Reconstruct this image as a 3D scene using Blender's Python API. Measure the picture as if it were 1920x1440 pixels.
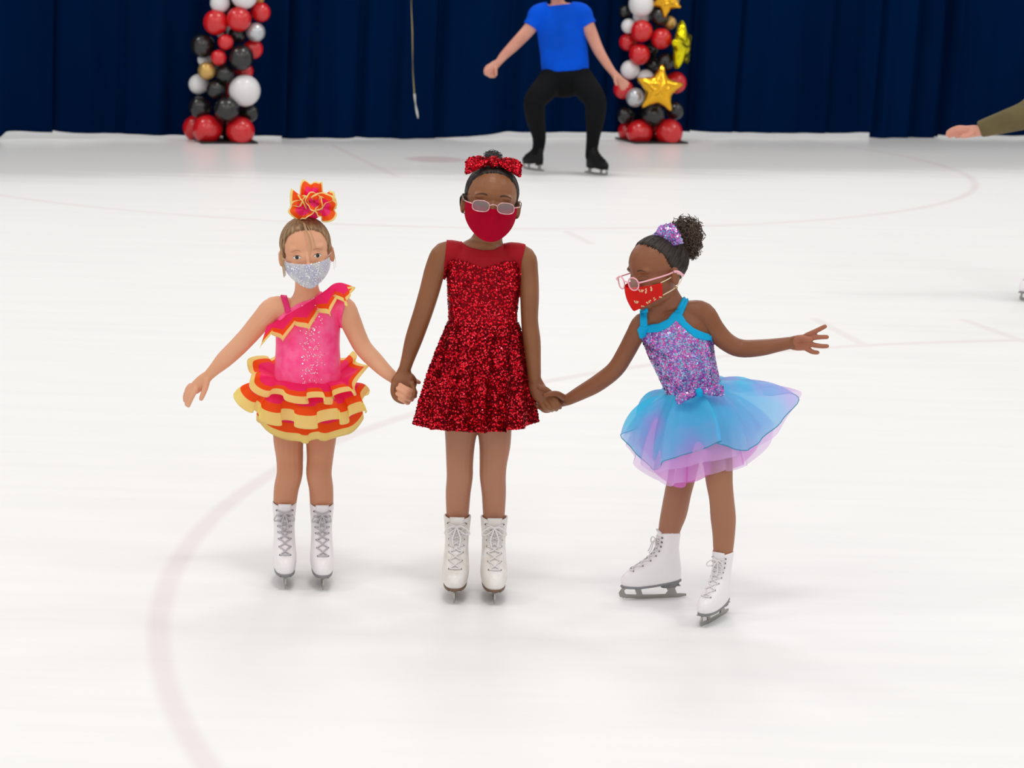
import bpy, bmesh, math, random
from mathutils import Vector, Matrix, noise
from mathutils.bvhtree import BVHTree

for o in list(bpy.data.objects):
    bpy.data.objects.remove(o)
scene = bpy.context.scene
COL = scene.collection
random.seed(7)
PI = math.pi

# ------------------------------------------------------------------ camera
F, CAMH, PIT, ROLL = 4237.2, 1.9179, 0.19612, 0.02843      # focal length in pixels of a 1920 wide frame
CAM = Vector((0, 0, CAMH))
_fw = Vector((0, math.cos(PIT), -math.sin(PIT)))
_xu, _yu = Vector((1, 0, 0)), Vector((0, math.sin(PIT), math.cos(PIT)))
_xc = _xu * math.cos(ROLL) + _yu * math.sin(ROLL)
_yc = -_xu * math.sin(ROLL) + _yu * math.cos(ROLL)
cd = bpy.data.cameras.new('camera')
cam = bpy.data.objects.new('camera', cd)
COL.objects.link(cam)
m3 = Matrix((_xc, _yc, -_fw)).transposed()
cam.matrix_world = Matrix.Translation(CAM) @ m3.to_4x4()
cd.sensor_width = 36.0
cd.lens = F * 36.0 / 1920.0
cd.clip_end = 200
cd.dof.use_dof = True
cd.dof.focus_distance = 6.6
cd.dof.aperture_fstop = 7.0
scene.camera = cam

# ------------------------------------------------------------------ world, lights, exposure
scene.view_settings.view_transform = 'Standard'
scene.view_settings.look = 'None'
scene.view_settings.gamma = 1
scene.view_settings.use_curve_mapping = False
scene.view_settings.exposure = -0.57
w = bpy.data.worlds.new('arena_air')
scene.world = w
w.use_nodes = True
w.node_tree.nodes['Background'].inputs[0].default_value = (1.0, 0.985, 0.965, 1)
w.node_tree.nodes['Background'].inputs[1].default_value = 0.95
k = 0
for ly in (-3.0, 4.5, 12.0, 19.0, 25.5):                    # rows of rink lamps under the roof
    for lx in (-7.0, 0.0, 7.0):
        ld = bpy.data.lights.new('rink_lamp', 'AREA')
        ld.shape = 'RECTANGLE'
        ld.size, ld.size_y = 1.6, 1.0
        ld.energy = 150
        ld.color = (1.0, 0.985, 0.96)
        lo = bpy.data.objects.new('rink_lamp', ld)
        COL.objects.link(lo)
        lo.location = (lx, ly, 7.5)

# ------------------------------------------------------------------ helpers
def ray(px, py):
    x, y = (px - 960) / F, -(py - 720) / F
    return _xc * x + _yc * y + _fw

def P(px, py, Y):
    d = ray(px, py)
    return CAM + d * (Y / d.y)

def G(px, py):
    d = ray(px, py)
    return CAM + d * (-CAMH / d.z)

def mpp(p):                                                 # metres per pixel at a world point
    return (p - CAM).dot(_fw) / F

def pix(p):
    d = p - CAM
    z = d.dot(_fw)
    return 960 + F * d.dot(_xc) / z, 720 - F * d.dot(_yc) / z

def lin(c):
    return tuple((v / 255 / 12.92) if v / 255 <= 0.04045 else ((v / 255 + 0.055) / 1.055) ** 2.4 for v in c) + (1,)

MATS = {}
def mat(name, rgb, rough=0.5, metal=0.0, spec=0.5, alpha=1.0, bump=None, var=None, coat=0.0, sheen=0.0, trans=0.0, stretch=None, sub=0.0):
    """plain procedural principled material; bump=(scale,strength), var=(scale,rgb2)"""
    m = bpy.data.materials.new(name)
    m.use_nodes = True
    nt = m.node_tree
    b = nt.nodes['Principled BSDF']
    b.inputs['Base Color'].default_value = lin(rgb)
    b.inputs['Roughness'].default_value = rough
    b.inputs['Metallic'].default_value = metal
    b.inputs['Specular IOR Level'].default_value = spec
    b.inputs['Alpha'].default_value = alpha
    b.inputs['Coat Weight'].default_value = coat
    b.inputs['Sheen Weight'].default_value = sheen
    b.inputs['Transmission Weight'].default_value = trans
    if sub:
        b.inputs['Subsurface Weight'].default_value = sub
        b.inputs['Subsurface Radius'].default_value = (0.012, 0.005, 0.003)
        b.inputs['Subsurface Scale'].default_value = 0.6
    tc = nt.nodes.new('ShaderNodeTexCoord')
    src = tc.outputs['Object']
    if stretch:
        mp = nt.nodes.new('ShaderNodeMapping')
        mp.inputs['Scale'].default_value = stretch
        nt.links.new(src, mp.inputs[0])
        src = mp.outputs[0]
    if var:
        n = nt.nodes.new('ShaderNodeTexNoise')
        n.inputs['Scale'].default_value = var[0]
        n.inputs['Detail'].default_value = 4
        nt.links.new(src, n.inputs['Vector'])
        r = nt.nodes.new('ShaderNodeValToRGB')
        r.color_ramp.elements[0].position = 0.35
        r.color_ramp.elements[1].position = 0.65
        r.color_ramp.elements[0].color = lin(rgb)
        r.color_ramp.elements[1].color = lin(var[1])
        nt.links.new(n.outputs['Fac'], r.inputs[0])
        nt.links.new(r.outputs[0], b.inputs['Base Color'])
    if bump:
        n = nt.nodes.new('ShaderNodeTexNoise')
        n.inputs['Scale'].default_value = bump[0]
        n.inputs['Detail'].default_value = 3
        nt.links.new(src, n.inputs['Vector'])
        bp = nt.nodes.new('ShaderNodeBump')
        bp.inputs['Strength'].default_value = bump[1]
        bp.inputs['Distance'].default_value = 0.002
        nt.links.new(n.outputs['Fac'], bp.inputs['Height'])
        nt.links.new(bp.outputs[0], b.inputs['Normal'])
    MATS[name] = m
    return m

def sheer(name, rgb, opacity, rough=0.5, spec=0.3):
    """thin see-through fabric: translucent + diffuse, partly transparent"""
    m = bpy.data.materials.new(name)
    m.use_nodes = True
    nt = m.node_tree
    out = nt.nodes['Material Output']
    b = nt.nodes['Principled BSDF']
    b.inputs['Base Color'].default_value = lin(rgb)
    b.inputs['Roughness'].default_value = rough
    b.inputs['Specular IOR Level'].default_value = spec
    tr = nt.nodes.new('ShaderNodeBsdfTranslucent')
    tr.inputs[0].default_value = lin(rgb)
    mx = nt.nodes.new('ShaderNodeMixShader')
    mx.inputs[0].default_value = 0.5
    nt.links.new(b.outputs[0], mx.inputs[1]); nt.links.new(tr.outputs[0], mx.inputs[2])
    tp = nt.nodes.new('ShaderNodeBsdfTransparent')
    m2 = nt.nodes.new('ShaderNodeMixShader')
    m2.inputs[0].default_value = opacity
    nt.links.new(tp.outputs[0], m2.inputs[1]); nt.links.new(mx.outputs[0], m2.inputs[2])
    nt.links.new(m2.outputs[0], out.inputs[0])
    MATS[name] = m
    return m

def obj(name, bm, mats, parent=None, smooth=True, kind=None):
    me = bm
    if isinstance(bm, bmesh.types.BMesh):
        me = bpy.data.meshes.new(name)
        bm.to_mesh(me)
        bm.free()
    o = bpy.data.objects.new(name, me)
    COL.objects.link(o)
    if not isinstance(mats, (list, tuple)):
        mats = [mats]
    for m in mats:
        me.materials.append(m)
    if smooth:
        me.polygons.foreach_set('use_smooth', [True] * len(me.polygons))
    if parent:
        o.parent = parent
        o.matrix_parent_inverse = parent.matrix_world.inverted()
    if kind:
        o['kind'] = kind
    return o

def thing(name, label, cat, loc=(0, 0, 0), group=None):
    o = bpy.data.objects.new(name, None)
    COL.objects.link(o)
    o.location = loc
    o.matrix_world = Matrix.Translation(Vector(loc))
    o['label'] = label
    o['category'] = cat
    if group:
        o['group'] = group
    return o

def tag(o, label, cat, group=None):
    o['label'] = label; o['category'] = cat
    if group:
        o['group'] = group
    return o

def catmull(pts, sub, closed=False):
    n = len(pts)
    res = []
    last = n if closed else n - 1
    for i in range(last):
        if closed:
            a, b, c, d = pts[(i - 1) % n], pts[i], pts[(i + 1) % n], pts[(i + 2) % n]
        else:
            a, b, c, d = pts[max(i - 1, 0)], pts[i], pts[i + 1], pts[min(i + 2, n - 1)]
        for j in range(sub):
            t = j / sub
            res.append(tuple(0.5 * (2 * B + (C - A) * t + (2 * A - 5 * B + 4 * C - D) * t * t + (-A + 3 * B - 3 * C + D) * t ** 3)
                             for A, B, C, D in zip(a, b, c, d)))
    if not closed:
        res.append(tuple(pts[-1]))
    return res

def rings_to_mesh(bm, rings, cap=True, closed=True):
    vs = [[bm.verts.new(p) for p in r] for r in rings]
    fs = []
    n = len(rings[0])
    for a, b in zip(vs, vs[1:]):
        for i in range(n if closed else n - 1):
            j = (i + 1) % n
            fs.append(bm.faces.new((a[i], a[j], b[j], b[i])))
    if cap and closed:
        fs.append(bm.faces.new(vs[0][::-1]))
        fs.append(bm.faces.new(vs[-1]))
    return fs

def sweep(bm, pts, ns=12, sub=4, view=Vector((0, 1, 0)), round_ends=True):
    """pts: (x,y,z,r,ratio) -> closed tapered tube; r is the radius across the view, r*ratio along it"""
    pts = catmull(pts, sub) if sub > 1 else pts
    P3 = [Vector(p[:3]) for p in pts]
    rad = [max(p[3], 1e-5) for p in pts]
    rat = [p[4] for p in pts]
    if round_ends:
        def ext(i0, i1):
            t = (P3[i0] - P3[i1]).normalized()
            out = []
            for a in (35, 62, 80):
                s = math.sin(math.radians(a)); c = math.cos(math.radians(a))
                out.append((P3[i0] + t * rad[i0] * min(rat[i0], 1) * s * 0.9, rad[i0] * c, rat[i0]))
            return out
        e0 = ext(0, 1)[::-1]; e1 = ext(-1, -2)
        P3 = [e[0] for e in e0] + P3 + [e[0] for e in e1]
        rad = [e[1] for e in e0] + rad + [e[1] for e in e1]
        rat = [e[2] for e in e0] + rat + [e[2] for e in e1]
    rings = []
    n1p = None
    for i, p in enumerate(P3):
        t = (P3[min(i + 1, len(P3) - 1)] - P3[max(i - 1, 0)])
        t = t.normalized() if t.length > 1e-9 else Vector((0, 0, 1))
        n1 = t.cross(view)
        if n1.length < 0.15:
            n1 = n1p if n1p else t.orthogonal()
        n1 = (n1 - t * n1.dot(t)).normalized()
        if n1p and n1.dot(n1p) < 0:
            n1 = -n1
        n1p = n1
        n2 = n1.cross(t)
        rings.append([p + n1 * (rad[i] * math.cos(2 * PI * q / ns)) + n2 * (rad[i] * rat[i] * math.sin(2 * PI * q / ns)) for q in range(ns)])
    rings_to_mesh(bm, rings)

def tube(bm, pts, r, ns=6, sub=4, closed=False):
    """thin round tube through Vectors"""
    pp = [Vector(p) for p in (catmull([tuple(p) for p in pts], sub, closed) if sub > 1 else pts)]
    rings = []
    n = len(pp)
    nprev = None
    for i, p in enumerate(pp):
        if closed:
            t = pp[(i + 1) % n] - pp[i - 1]
        else:
            t = pp[min(i + 1, n - 1)] - pp[max(i - 1, 0)]
        t = t.normalized() if t.length > 1e-9 else Vector((0, 0, 1))
        n1 = nprev - t * nprev.dot(t) if nprev else t.orthogonal()
        if n1.length < 1e-6:
            n1 = t.orthogonal()
        n1.normalize()
        nprev = n1
        n2 = t.cross(n1)
        rr = r(i / max(n - 1, 1)) if callable(r) else r
        rings.append([p + n1 * (rr * math.cos(2 * PI * q / ns)) + n2 * (rr * math.sin(2 * PI * q / ns)) for q in range(ns)])
    if closed:
        rings.append(rings[0])
        rings_to_mesh(bm, rings, cap=False)
        bmesh.ops.remove_doubles(bm, verts=bm.verts[:], dist=1e-6)
    else:
        rings_to_mesh(bm, rings)

def ellipsoid(bm, M, r, u=20, v=12):
    mm = M @ Matrix.Diagonal((r[0], r[1], r[2], 1))
    bmesh.ops.create_uvsphere(bm, u_segments=u, v_segments=v, radius=1, matrix=mm)

def fuse(bm, voxel, smooth=3, fac=0.5):
    """union of the closed shells in bm as one continuous skin"""
    me = bpy.data.meshes.new('tmp')
    bm.to_mesh(me); bm.free()
    o = bpy.data.objects.new('tmp', me)
    COL.objects.link(o)
    md = o.modifiers.new('r', 'REMESH'); md.mode = 'VOXEL'; md.voxel_size = voxel
    if smooth:
        ms = o.modifiers.new('s', 'SMOOTH'); ms.factor = fac; ms.iterations = smooth
    dg = bpy.context.evaluated_depsgraph_get()
    me2 = bpy.data.meshes.new_from_object(o.evaluated_get(dg))
    bpy.data.objects.remove(o)
    bpy.data.meshes.remove(me)
    me2.materials.clear()
    return me2

def box(bm, x0, x1, y0, y1, z0, z1, M=None):
    vs = [bm.verts.new(Vector((x, y, z))) for z in (z0, z1) for y in (y0, y1) for x in (x0, x1)]
    for f in ((0, 2, 3, 1), (4, 5, 7, 6), (0, 1, 5, 4), (2, 6, 7, 3), (0, 4, 6, 2), (1, 3, 7, 5)):
        bm.faces.new([vs[i] for i in f])
    if M:
        for v in vs:
            v.co = M @ v.co
    return vs

def interp(tab, x):
    if x <= tab[0][0]:
        return tab[0][1:]
    for a, b in zip(tab, tab[1:]):
        if x <= b[0]:
            t = (x - a[0]) / (b[0] - a[0])
            t = t * t * (3 - 2 * t) * 0.5 + t * 0.5
            return tuple(p + (q - p) * t for p, q in zip(a[1:], b[1:]))
    return tab[-1][1:]

# ------------------------------------------------------------------ ice rink
C_NEAR, C_FAR, RC = (3.5614, 6.687), (-0.7162, 19.4978), 4.572
RX = Vector((0.948, 0.3166, 0)).normalized()                # direction along the rink's side
RN = Vector((-RX.y, RX.x, 0))                               # towards the far side

def ice_material():
    m = bpy.data.materials.new('ice')
    m.use_nodes = True
    nt = m.node_tree
    L = nt.links.new
    b = nt.nodes['Principled BSDF']
    def N(t, **kw):
        n = nt.nodes.new(t)
        for a, v in kw.items():
            setattr(n, a, v)
        return n
    def math_(op, a, bb=None, c=None):
        n = N('ShaderNodeMath', operation=op)
        for i, v in enumerate((a, bb, c)):
            if v is None:
                continue
            if isinstance(v, (int, float)):
                n.inputs[i].default_value = v
            else:
                L(v, n.inputs[i])
        return n.outputs[0]
    geo = N('ShaderNodeNewGeometry')
    sep = N('ShaderNodeSeparateXYZ'); L(geo.outputs['Position'], sep.inputs[0])
    X, Y = sep.outputs[0], sep.outputs[1]
    def smooth(d, w0, w1):                                   # 1 inside w0, 0 outside w1
        n = N('ShaderNodeMapRange', interpolation_type='SMOOTHSTEP')
        n.inputs['From Min'].default_value = w0; n.inputs['From Max'].default_value = w1
        n.inputs['To Min'].default_value = 1; n.inputs['To Max'].default_value = 0
        L(d, n.inputs['Value'])
        return n.outputs[0]
    def dist(c):
        dx = math_('SUBTRACT', X, c[0]); dy = math_('SUBTRACT', Y, c[1])
        return math_('SQRT', math_('ADD', math_('MULTIPLY', dx, dx), math_('MULTIPLY', dy, dy)))
    def seg(a, bb):                                          # distance to a painted segment
        a = Vector(a[:2]); bb = Vector(bb[:2]); d = bb - a; l2 = d.dot(d)
        dx = math_('SUBTRACT', X, a.x); dy = math_('SUBTRACT', Y, a.y)
        t = math_('DIVIDE', math_('ADD', math_('MULTIPLY', dx, d.x), math_('MULTIPLY', dy, d.y)), l2)
        n = N('ShaderNodeClamp'); L(t, n.inputs[0]); t = n.outputs[0]
        ex = math_('SUBTRACT', dx, math_('MULTIPLY', t, d.x)); ey = math_('SUBTRACT', dy, math_('MULTIPLY', t, d.y))
        return math_('SQRT', math_('ADD', math_('MULTIPLY', ex, ex), math_('MULTIPLY', ey, ey)))
    r1 = smooth(math_('ABSOLUTE', math_('SUBTRACT', dist(C_NEAR), RC)), 0.012, 0.05)
    r2 = smooth(math_('ABSOLUTE', math_('SUBTRACT', dist(C_FAR), RC)), 0.015, 0.05)
    dot = smooth(dist(C_FAR), 0.2, 0.31)
    hs = None
    for a, c in (((1528, 598), (1622, 648)), ((1808, 600), (1925, 642)), ((1062, 434), (1108, 457)), ((622, 272), (745, 331))):
        s = smooth(seg(G(*a), G(*c)), 0.012, 0.045)
        hs = s if hs is None else math_('MAXIMUM', hs, s)
    # worn paint under the frozen surface: a cloudy strength
    mp = N('ShaderNodeMapping'); mp.inputs['Scale'].default_value = (0.5, 1.6, 1); mp.inputs['Rotation'].default_value = (0, 0, 0.32)
    L(geo.outputs['Position'], mp.inputs[0])
    nz = N('ShaderNodeTexNoise'); nz.inputs['Scale'].default_value = 1.3; nz.inputs['Detail'].default_value = 5
    L(mp.outputs[0], nz.inputs['Vector'])
    cloud = math_('MULTIPLY_ADD', nz.outputs['Fac'], 1.1, 0.05)
    near_s = math_('MULTIPLY', r1, 0.12)
    far_s = math_('MULTIPLY', math_('MULTIPLY', r2, 0.20), cloud)
    dot_s = math_('MULTIPLY', dot, 0.26)
    hs_s = math_('MULTIPLY', hs, 0.10)
    paint = math_('MULTIPLY', math_('MAXIMUM', math_('MAXIMUM', near_s, far_s), math_('MAXIMUM', dot_s, hs_s)), 1.0)
    # skate scratches: long thin streaks
    mp2 = N('ShaderNodeMapping'); mp2.inputs['Scale'].default_value = (0.25, 3.2, 1); mp2.inputs['Rotation'].default_value = (0, 0, -0.1)
    L(geo.outputs['Position'], mp2.inputs[0])
    nz2 = N('ShaderNodeTexNoise'); nz2.inputs['Scale'].default_value = 2.2; nz2.inputs['Detail'].default_value = 6; nz2.inputs['Roughness'].default_value = 0.65
    L(mp2.outputs[0], nz2.inputs['Vector'])
    rp = N('ShaderNodeValToRGB')
    rp.color_ramp.elements[0].position = 0.33; rp.color_ramp.elements[0].color = (0.858, 0.858, 0.855, 1)
    rp.color_ramp.elements[1].position = 0.62; rp.color_ramp.elements[1].color = (0.885, 0.882, 0.876, 1)
    L(nz2.outputs['Fac'], rp.inputs[0])
    mx = N('ShaderNodeMix', data_type='RGBA')
    L(paint, mx.inputs[0]); L(rp.outputs[0], mx.inputs[6])
    mx.inputs[7].default_value = lin((178, 60, 70))
    L(mx.outputs[2], b.inputs['Base Color'])
    # wet, freshly flooded ice near the drapes is glossier than the skated-up ice in front
    dn = math_('ADD', math_('MULTIPLY', X, RN.x), math_('MULTIPLY', Y, RN.y))
    edge = math_('ADD', dn, math_('MULTIPLY', math_('SUBTRACT', nz2.outputs['Fac'], 0.5), 2.2))
    base_d = 17.35
    wet = smooth(edge, base_d + 0.7, base_d - 0.7)
    rg = N('ShaderNodeMapRange'); L(wet, rg.inputs[0])
    rg.inputs['To Min'].default_value = 0.42; rg.inputs['To Max'].default_value = 0.2
    L(rg.outputs[0], b.inputs['Roughness'])
    sp = N('ShaderNodeMapRange'); L(wet, sp.inputs[0])
    sp.inputs['To Min'].default_value = 0.05; sp.inputs['To Max'].default_value = 0.13
    L(sp.outputs[0], b.inputs['Specular IOR Level'])
    b.inputs['IOR'].default_value = 1.31
    bp = N('ShaderNodeBump'); bp.inputs['Strength'].default_value = 0.06; bp.inputs['Distance'].default_value = 0.003
    L(nz2.outputs['Fac'], bp.inputs['Height']); L(bp.outputs[0], b.inputs['Normal'])
    return m

bm = bmesh.new()
box(bm, -30, 30, -16, 34, -0.08, 0.0)
o = obj('floor', bm, ice_material(), smooth=False); o['kind'] = 'structure'

# far dasher boards behind the drapes
M_BOARD = mat('board_white', (236, 238, 240), 0.4)
M_KICK = mat('kick_plate', (214, 190, 92), 0.5)
CUR0 = Vector((-0.066, 21.72, 0))                            # a point on the drapes' line
bc = CUR0 + RN * 4.4
def along(base, s, d, z):
    return base + RX * s + RN * d + Vector((0, 0, z))
bm = bmesh.new()
for (d0, d1, z0, z1) in ((0, 0.12, 0.0, 1.07),):
    vs = [bm.verts.new(along(bc, s, d, z)) for z in (z0, z1) for d in (d0, d1) for s in (-18, 18)]
    for f in ((0, 2, 3, 1), (4, 5, 7, 6), (0, 1, 5, 4), (2, 6, 7, 3), (0, 4, 6, 2), (1, 3, 7, 5)):
        bm.faces.new([vs[i] for i in f])
o = obj('wall_back', bm, M_BOARD, smooth=False); o['kind'] = 'structure'
bm = bmesh.new()
vs = [bm.verts.new(along(bc, s, d, z)) for z in (0.0, 0.2) for d in (-0.015, -0.001) for s in (-18, 18)]
for f in ((0, 2, 3, 1), (4, 5, 7, 6), (0, 1, 5, 4), (2, 6, 7, 3), (0, 4, 6, 2), (1, 3, 7, 5)):
    bm.faces.new([vs[i] for i in f])
o = obj('baseboard_back', bm, M_BOARD, smooth=False); o['kind'] = 'structure'

# ------------------------------------------------------------------ navy drapes
M_NAVY = mat('navy_drape', (1, 26, 62), 0.9, spec=0.0, sheen=0.0, bump=(260, 0.15), var=(1.1, (1, 21, 53)), stretch=(1.0, 1.0, 0.25))

def cpos(px):                                                # drape coordinate s for a pixel column near the ground line
    lo, hi = -14.0, 14.0
    for _ in range(50):
        md = (lo + hi) / 2
        if pix(along(CUR0, md, 0, 0.0))[0] < px:
            lo = md
        else:
            hi = md
    return lo

def drape(px0, px1, hems, folds, seed, label, dback=0.0):
    """hems: list of (t, height of hem); folds: list of (px, depth, width_m)"""
    s0, s1 = cpos(px0), cpos(px1)
    rnd = random.Random(seed)
    n = max(24, int((s1 - s0) / 0.022))
    ph = [rnd.uniform(0, 6.28) for _ in range(4)]
    fl = [(cpos(a), b, c) for a, b, c in folds]
    rows = [0, 0.03, 0.1, 0.3, 0.6, 1.0, 1.5, 2.1, 2.8, 3.4]
    bm = bmesh.new()
    grid = []
    for z in rows:
        row = []
        for i in range(n + 1):
            t = i / n
            s = s0 + (s1 - s0) * t
            zz = z
            h = interp(hems, t)[0]
            zz = h + (3.4 - h) * (z / 3.4)
            lean = 0.02 * (zz - 1.2)
            d = 0.028 * math.sin(s * 9.5 + ph[0] + 0.6 * math.sin(s * 2.3 + ph[1])) + 0.016 * math.sin(s * 21 + ph[2] + zz * 0.35) + 0.03 * math.sin(s * 3.1 + ph[3])
            d *= 0.75 + 0.25 * math.cos(zz)
            for fs, fd, fw in fl:
                u = (s - fs - lean * 0.6) / fw
                d += fd * math.exp(-u * u)
            row.append(bm.verts.new(along(CUR0, s + lean, d + dback, zz)))
        grid.append(row)
    for a, b in zip(grid, grid[1:]):
        for i in range(n):
            bm.faces.new((a[i], a[i + 1], b[i + 1], b[i]))
    o = obj('curtain', bm, M_NAVY)
    md = o.modifiers.new('thick', 'SOLIDIFY'); md.thickness = 0.008; md.offset = 0
    return tag(o, label, 'curtain', 'navy drapes along the back of the ice')

drape(-1500, 104, [(0, 0.0), (0.93, 0.02), (0.94, 0.075), (1, 0.06)], [(-1300, .1, .1), (-1000, .12, .08), (-700, .1, .08), (-400, 0.1, 0.1), (-60, 0.1, 0.08), (30, -0.03, 0.1)], 1, 'navy drape panel at the far left edge, left of the dark gap')
drape(104, 538, [(0, 0.075), (0.1, 0.055), (0.45, 0.035), (0.98, 0.03), (1, 0.03)], [(100, 0.14, 0.05), (235, 0.05, 0.04), (330, 0.04, 0.08)], 2, 'navy drape panel behind the starless balloon column')
drape(538, 820, [(0, 0.0), (0.3, 0.01), (0.45, 0.012), (0.8, 0.0), (1, 0.0)], [(540, 0.14, 0.05), (590, 0.06, 0.04), (680, 0.1, 0.05), (745, 0.05, 0.04)], 3, 'navy drape panel behind the hanging ribbon')
drape(820, 1301, [(0, 0.0), (0.1, 0.02), (0.3, 0.06), (0.5, 0.06), (0.75, 0.065), (1, 0.06)], [(828, 0.1, 0.05), (965, 0.06, 0.06), (1140, 0.07, 0.05), (1296, 0.12, 0.05)], 4, 'navy drape panel behind the person in the blue shirt')
drape(1298, 1644, [(0, 0.075), (0.25, 0.055), (0.6, 0.05), (0.95, 0.06), (1, 0.06)], [(1300, 0.1, 0.05), (1388, 0.09, 0.03), (1555, 0.05, 0.03), (1648, 0.12, 0.05)], 5, 'navy drape panel right of the star balloon column')
drape(1644, 1768, [(0, 0.0), (0.5, 0.0), (0.6, 0.0), (1, 0.01)], [(1646, 0.12, 0.05), (1722, 0.1, 0.05), (1766, 0.14, 0.05)], 6, 'narrow pleated navy drape panel left of the olive sleeve')
drape(1768, 3000, [(0, 0.025), (0.1, 0.03), (0.5, 0.035), (1, 0.03)], [(1768, 0.14, 0.05), (1800, 0.04, 0.04), (1960, 0.06, 0.08), (2200, .1, .08), (2500, .1, .08)], 7, 'navy drape panel behind the olive sleeve at the right edge')

# small hanging ribbon in front of the drapes
M_RIB = mat('ribbon_gold', (176, 160, 112), 0.35, metal=0.3)
M_RIBW = mat('ribbon_white', (214, 214, 210), 0.4)
Yr = P(778, 150, 21.3)
root = thing('ribbon', 'thin curled gold and white ribbon hanging before the navy drape', 'ribbon', P(784, 222, 21.2))
def ribbon(name, pts, wpx, m):
    bm = bmesh.new()
    pp = catmull([(a, b) for a, b in pts], 5)
    rings = []
    for i, (a, b) in enumerate(pp):
        c = P(a, b, 21.2)
        hw = wpx * mpp(c) * (0.35 + 0.65 * abs(math.cos(i * 0.33)))
        rings.append([c + Vector((-hw, 0, 0)), c + Vector((0, -0.003, 0)), c + Vector((hw, 0.004 * math.sin(i), 0)), c + Vector((0, 0.003, 0))])
    rings_to_mesh(bm, rings)
    obj(name, bm, m, root)
ribbon('ribbon_strand', [(770, -120), (771, 0), (773, 60), (774, 130), (777, 178)], 1.1, M_RIB)
ribbon('ribbon_end', [(777, 176), (779, 195), (782, 212), (784, 222)], 2.2, M_RIBW)

# ------------------------------------------------------------------ balloon columns
M_BAL = {
    'r': mat('balloon_red', (206, 24, 30), 0.22, spec=0.6, coat=0.3),
    'k': mat('balloon_black', (26, 25, 26), 0.25, spec=0.6, coat=0.3),
    'w': mat('balloon_white', (226, 224, 226), 0.3, spec=0.5, coat=0.3),
    's': mat('balloon_silver', (196, 198, 202), 0.28, metal=0.55, coat=0.2),
    'g': mat('balloon_gold', (204, 164, 92), 0.28, metal=0.5, coat=0.2),
}
M_FOILG = mat('foil_gold', (238, 178, 44), 0.16, metal=0.9, bump=(22, 0.4))
M_FOILY = mat('foil_yellow', (235, 222, 20), 0.14, metal=0.85, bump=(22, 0.4))
M_PLATE = mat('base_plate_black', (24, 23, 22), 0.6)
BNAME = {'r': 'red balloon', 'k': 'black balloon', 'w': 'white balloon', 's': 'silver balloon', 'g': 'gold balloon'}
_bm = bmesh.new()
prof = []
for i in range(17):
    a = PI * i / 16
    z = math.cos(a); r = math.sin(a)
    if z < 0:
        z *= 1.12; r *= 1 - 0.10 * (-z) ** 2
    prof.append((r, z))
prof += [(0.05, -1.13), (0.09, -1.19), (0.03, -1.2)]
prof[16] = (0.05, -1.115)
rings_to_mesh(_bm, [[(max(r, 0.002) * math.cos(2 * PI * q / 20), max(r, 0.002) * math.sin(2 * PI * q / 20), z) for q in range(20)] for r, z in prof])
BAL_ME = {}
for c in M_BAL:
    me = bpy.data.meshes.new('balloon'); _bm.to_mesh(me)
    me.materials.append(M_BAL[c]); me.polygons.foreach_set('use_smooth', [True] * len(me.polygons))
    BAL_ME[c] = me
_bm.free()

def balloon(root, axis, px, py, rpx, c, dY, Yc):
    p = P(px, py, Yc + dY)
    r = rpx * mpp(p)
    o = bpy.data.objects.new('balloon', BAL_ME[c]); COL.objects.link(o)
    ax = Vector((axis.x, axis.y, p.z))
    d = p - ax
    if d.length < 0.02:
        d = Vector((0, -1, 0.2))
    q = d.to_track_quat('Z', 'Y')
    o.matrix_world = Matrix.Translation(p) @ q.to_matrix().to_4x4() @ Matrix.Diagonal((r, r, r * 0.97, 1))
    mw = o.matrix_world.copy()
    o.parent = root; o.matrix_parent_inverse = root.matrix_world.inverted()
    o['label'] = BNAME[c]
    return o

def star(root, px, py, rpx, Y, yaw, roll, m, depth=0.34, label='foil star balloon', pitch=0.0):
    c = P(px, py, Y)
    R = rpx * mpp(c)
    out = []
    for i in range(10):
        rr = 1.0 if i % 2 == 0 else 0.52
        a = PI / 2 + i * PI / 5
        out.append((rr * math.cos(a), rr * math.sin(a)))
    # rounded outline
    pts = []
    for i in range(10):
        a, b, d = Vector(out[i - 1]), Vector(out[i]), Vector(out[(i + 1) % 10])
        e = 0.14 if i % 2 == 0 else 0.2
        p0 = b + (a - b) * e; p1 = b + (d - b) * e
        for t in (0, 0.25, 0.5, 0.75, 1):
            pts.append(p0 * (1 - t) ** 2 + b * 2 * t * (1 - t) + p1 * t * t)
        pts.append((p1 + (d + (b - d) * 0.2)) / 2)
    n = len(pts)
    bm = bmesh.new()
    rings = []
    ss = [0.06, 0.25, 0.45, 0.65, 0.8, 0.92, 0.98, 1.0]
    for side in (-1, 1):
        seq = ss if side == -1 else ss[::-1][1:]
        for s in seq:
            tk = depth * math.sqrt(max(1 - s ** 2.2, 0))
            ring = []
            for i, p in enumerate(pts):
                wr = 1 - 0.05 * (1 if i % 2 else 0) * s
                ring.append(Vector((p.x * s * wr, side * tk * (0.6 + 0.4 * min(1, 0.52 / max(p.length, 0.01))), p.y * s * wr)))
            rings.append(ring)
    rings_to_mesh(bm, rings)
    M = Matrix.Translation(c) @ Matrix.Rotation(yaw, 4, 'Z') @ Matrix.Rotation(pitch, 4, 'X') @ Matrix.Rotation(roll, 4, 'Y') @ Matrix.Scale(R, 4)
    bm.transform(M)
    bmesh.ops.recalc_face_normals(bm, faces=bm.faces[:])
    o = obj('star_balloon', bm, m, root)
    o['label'] = label

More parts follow.
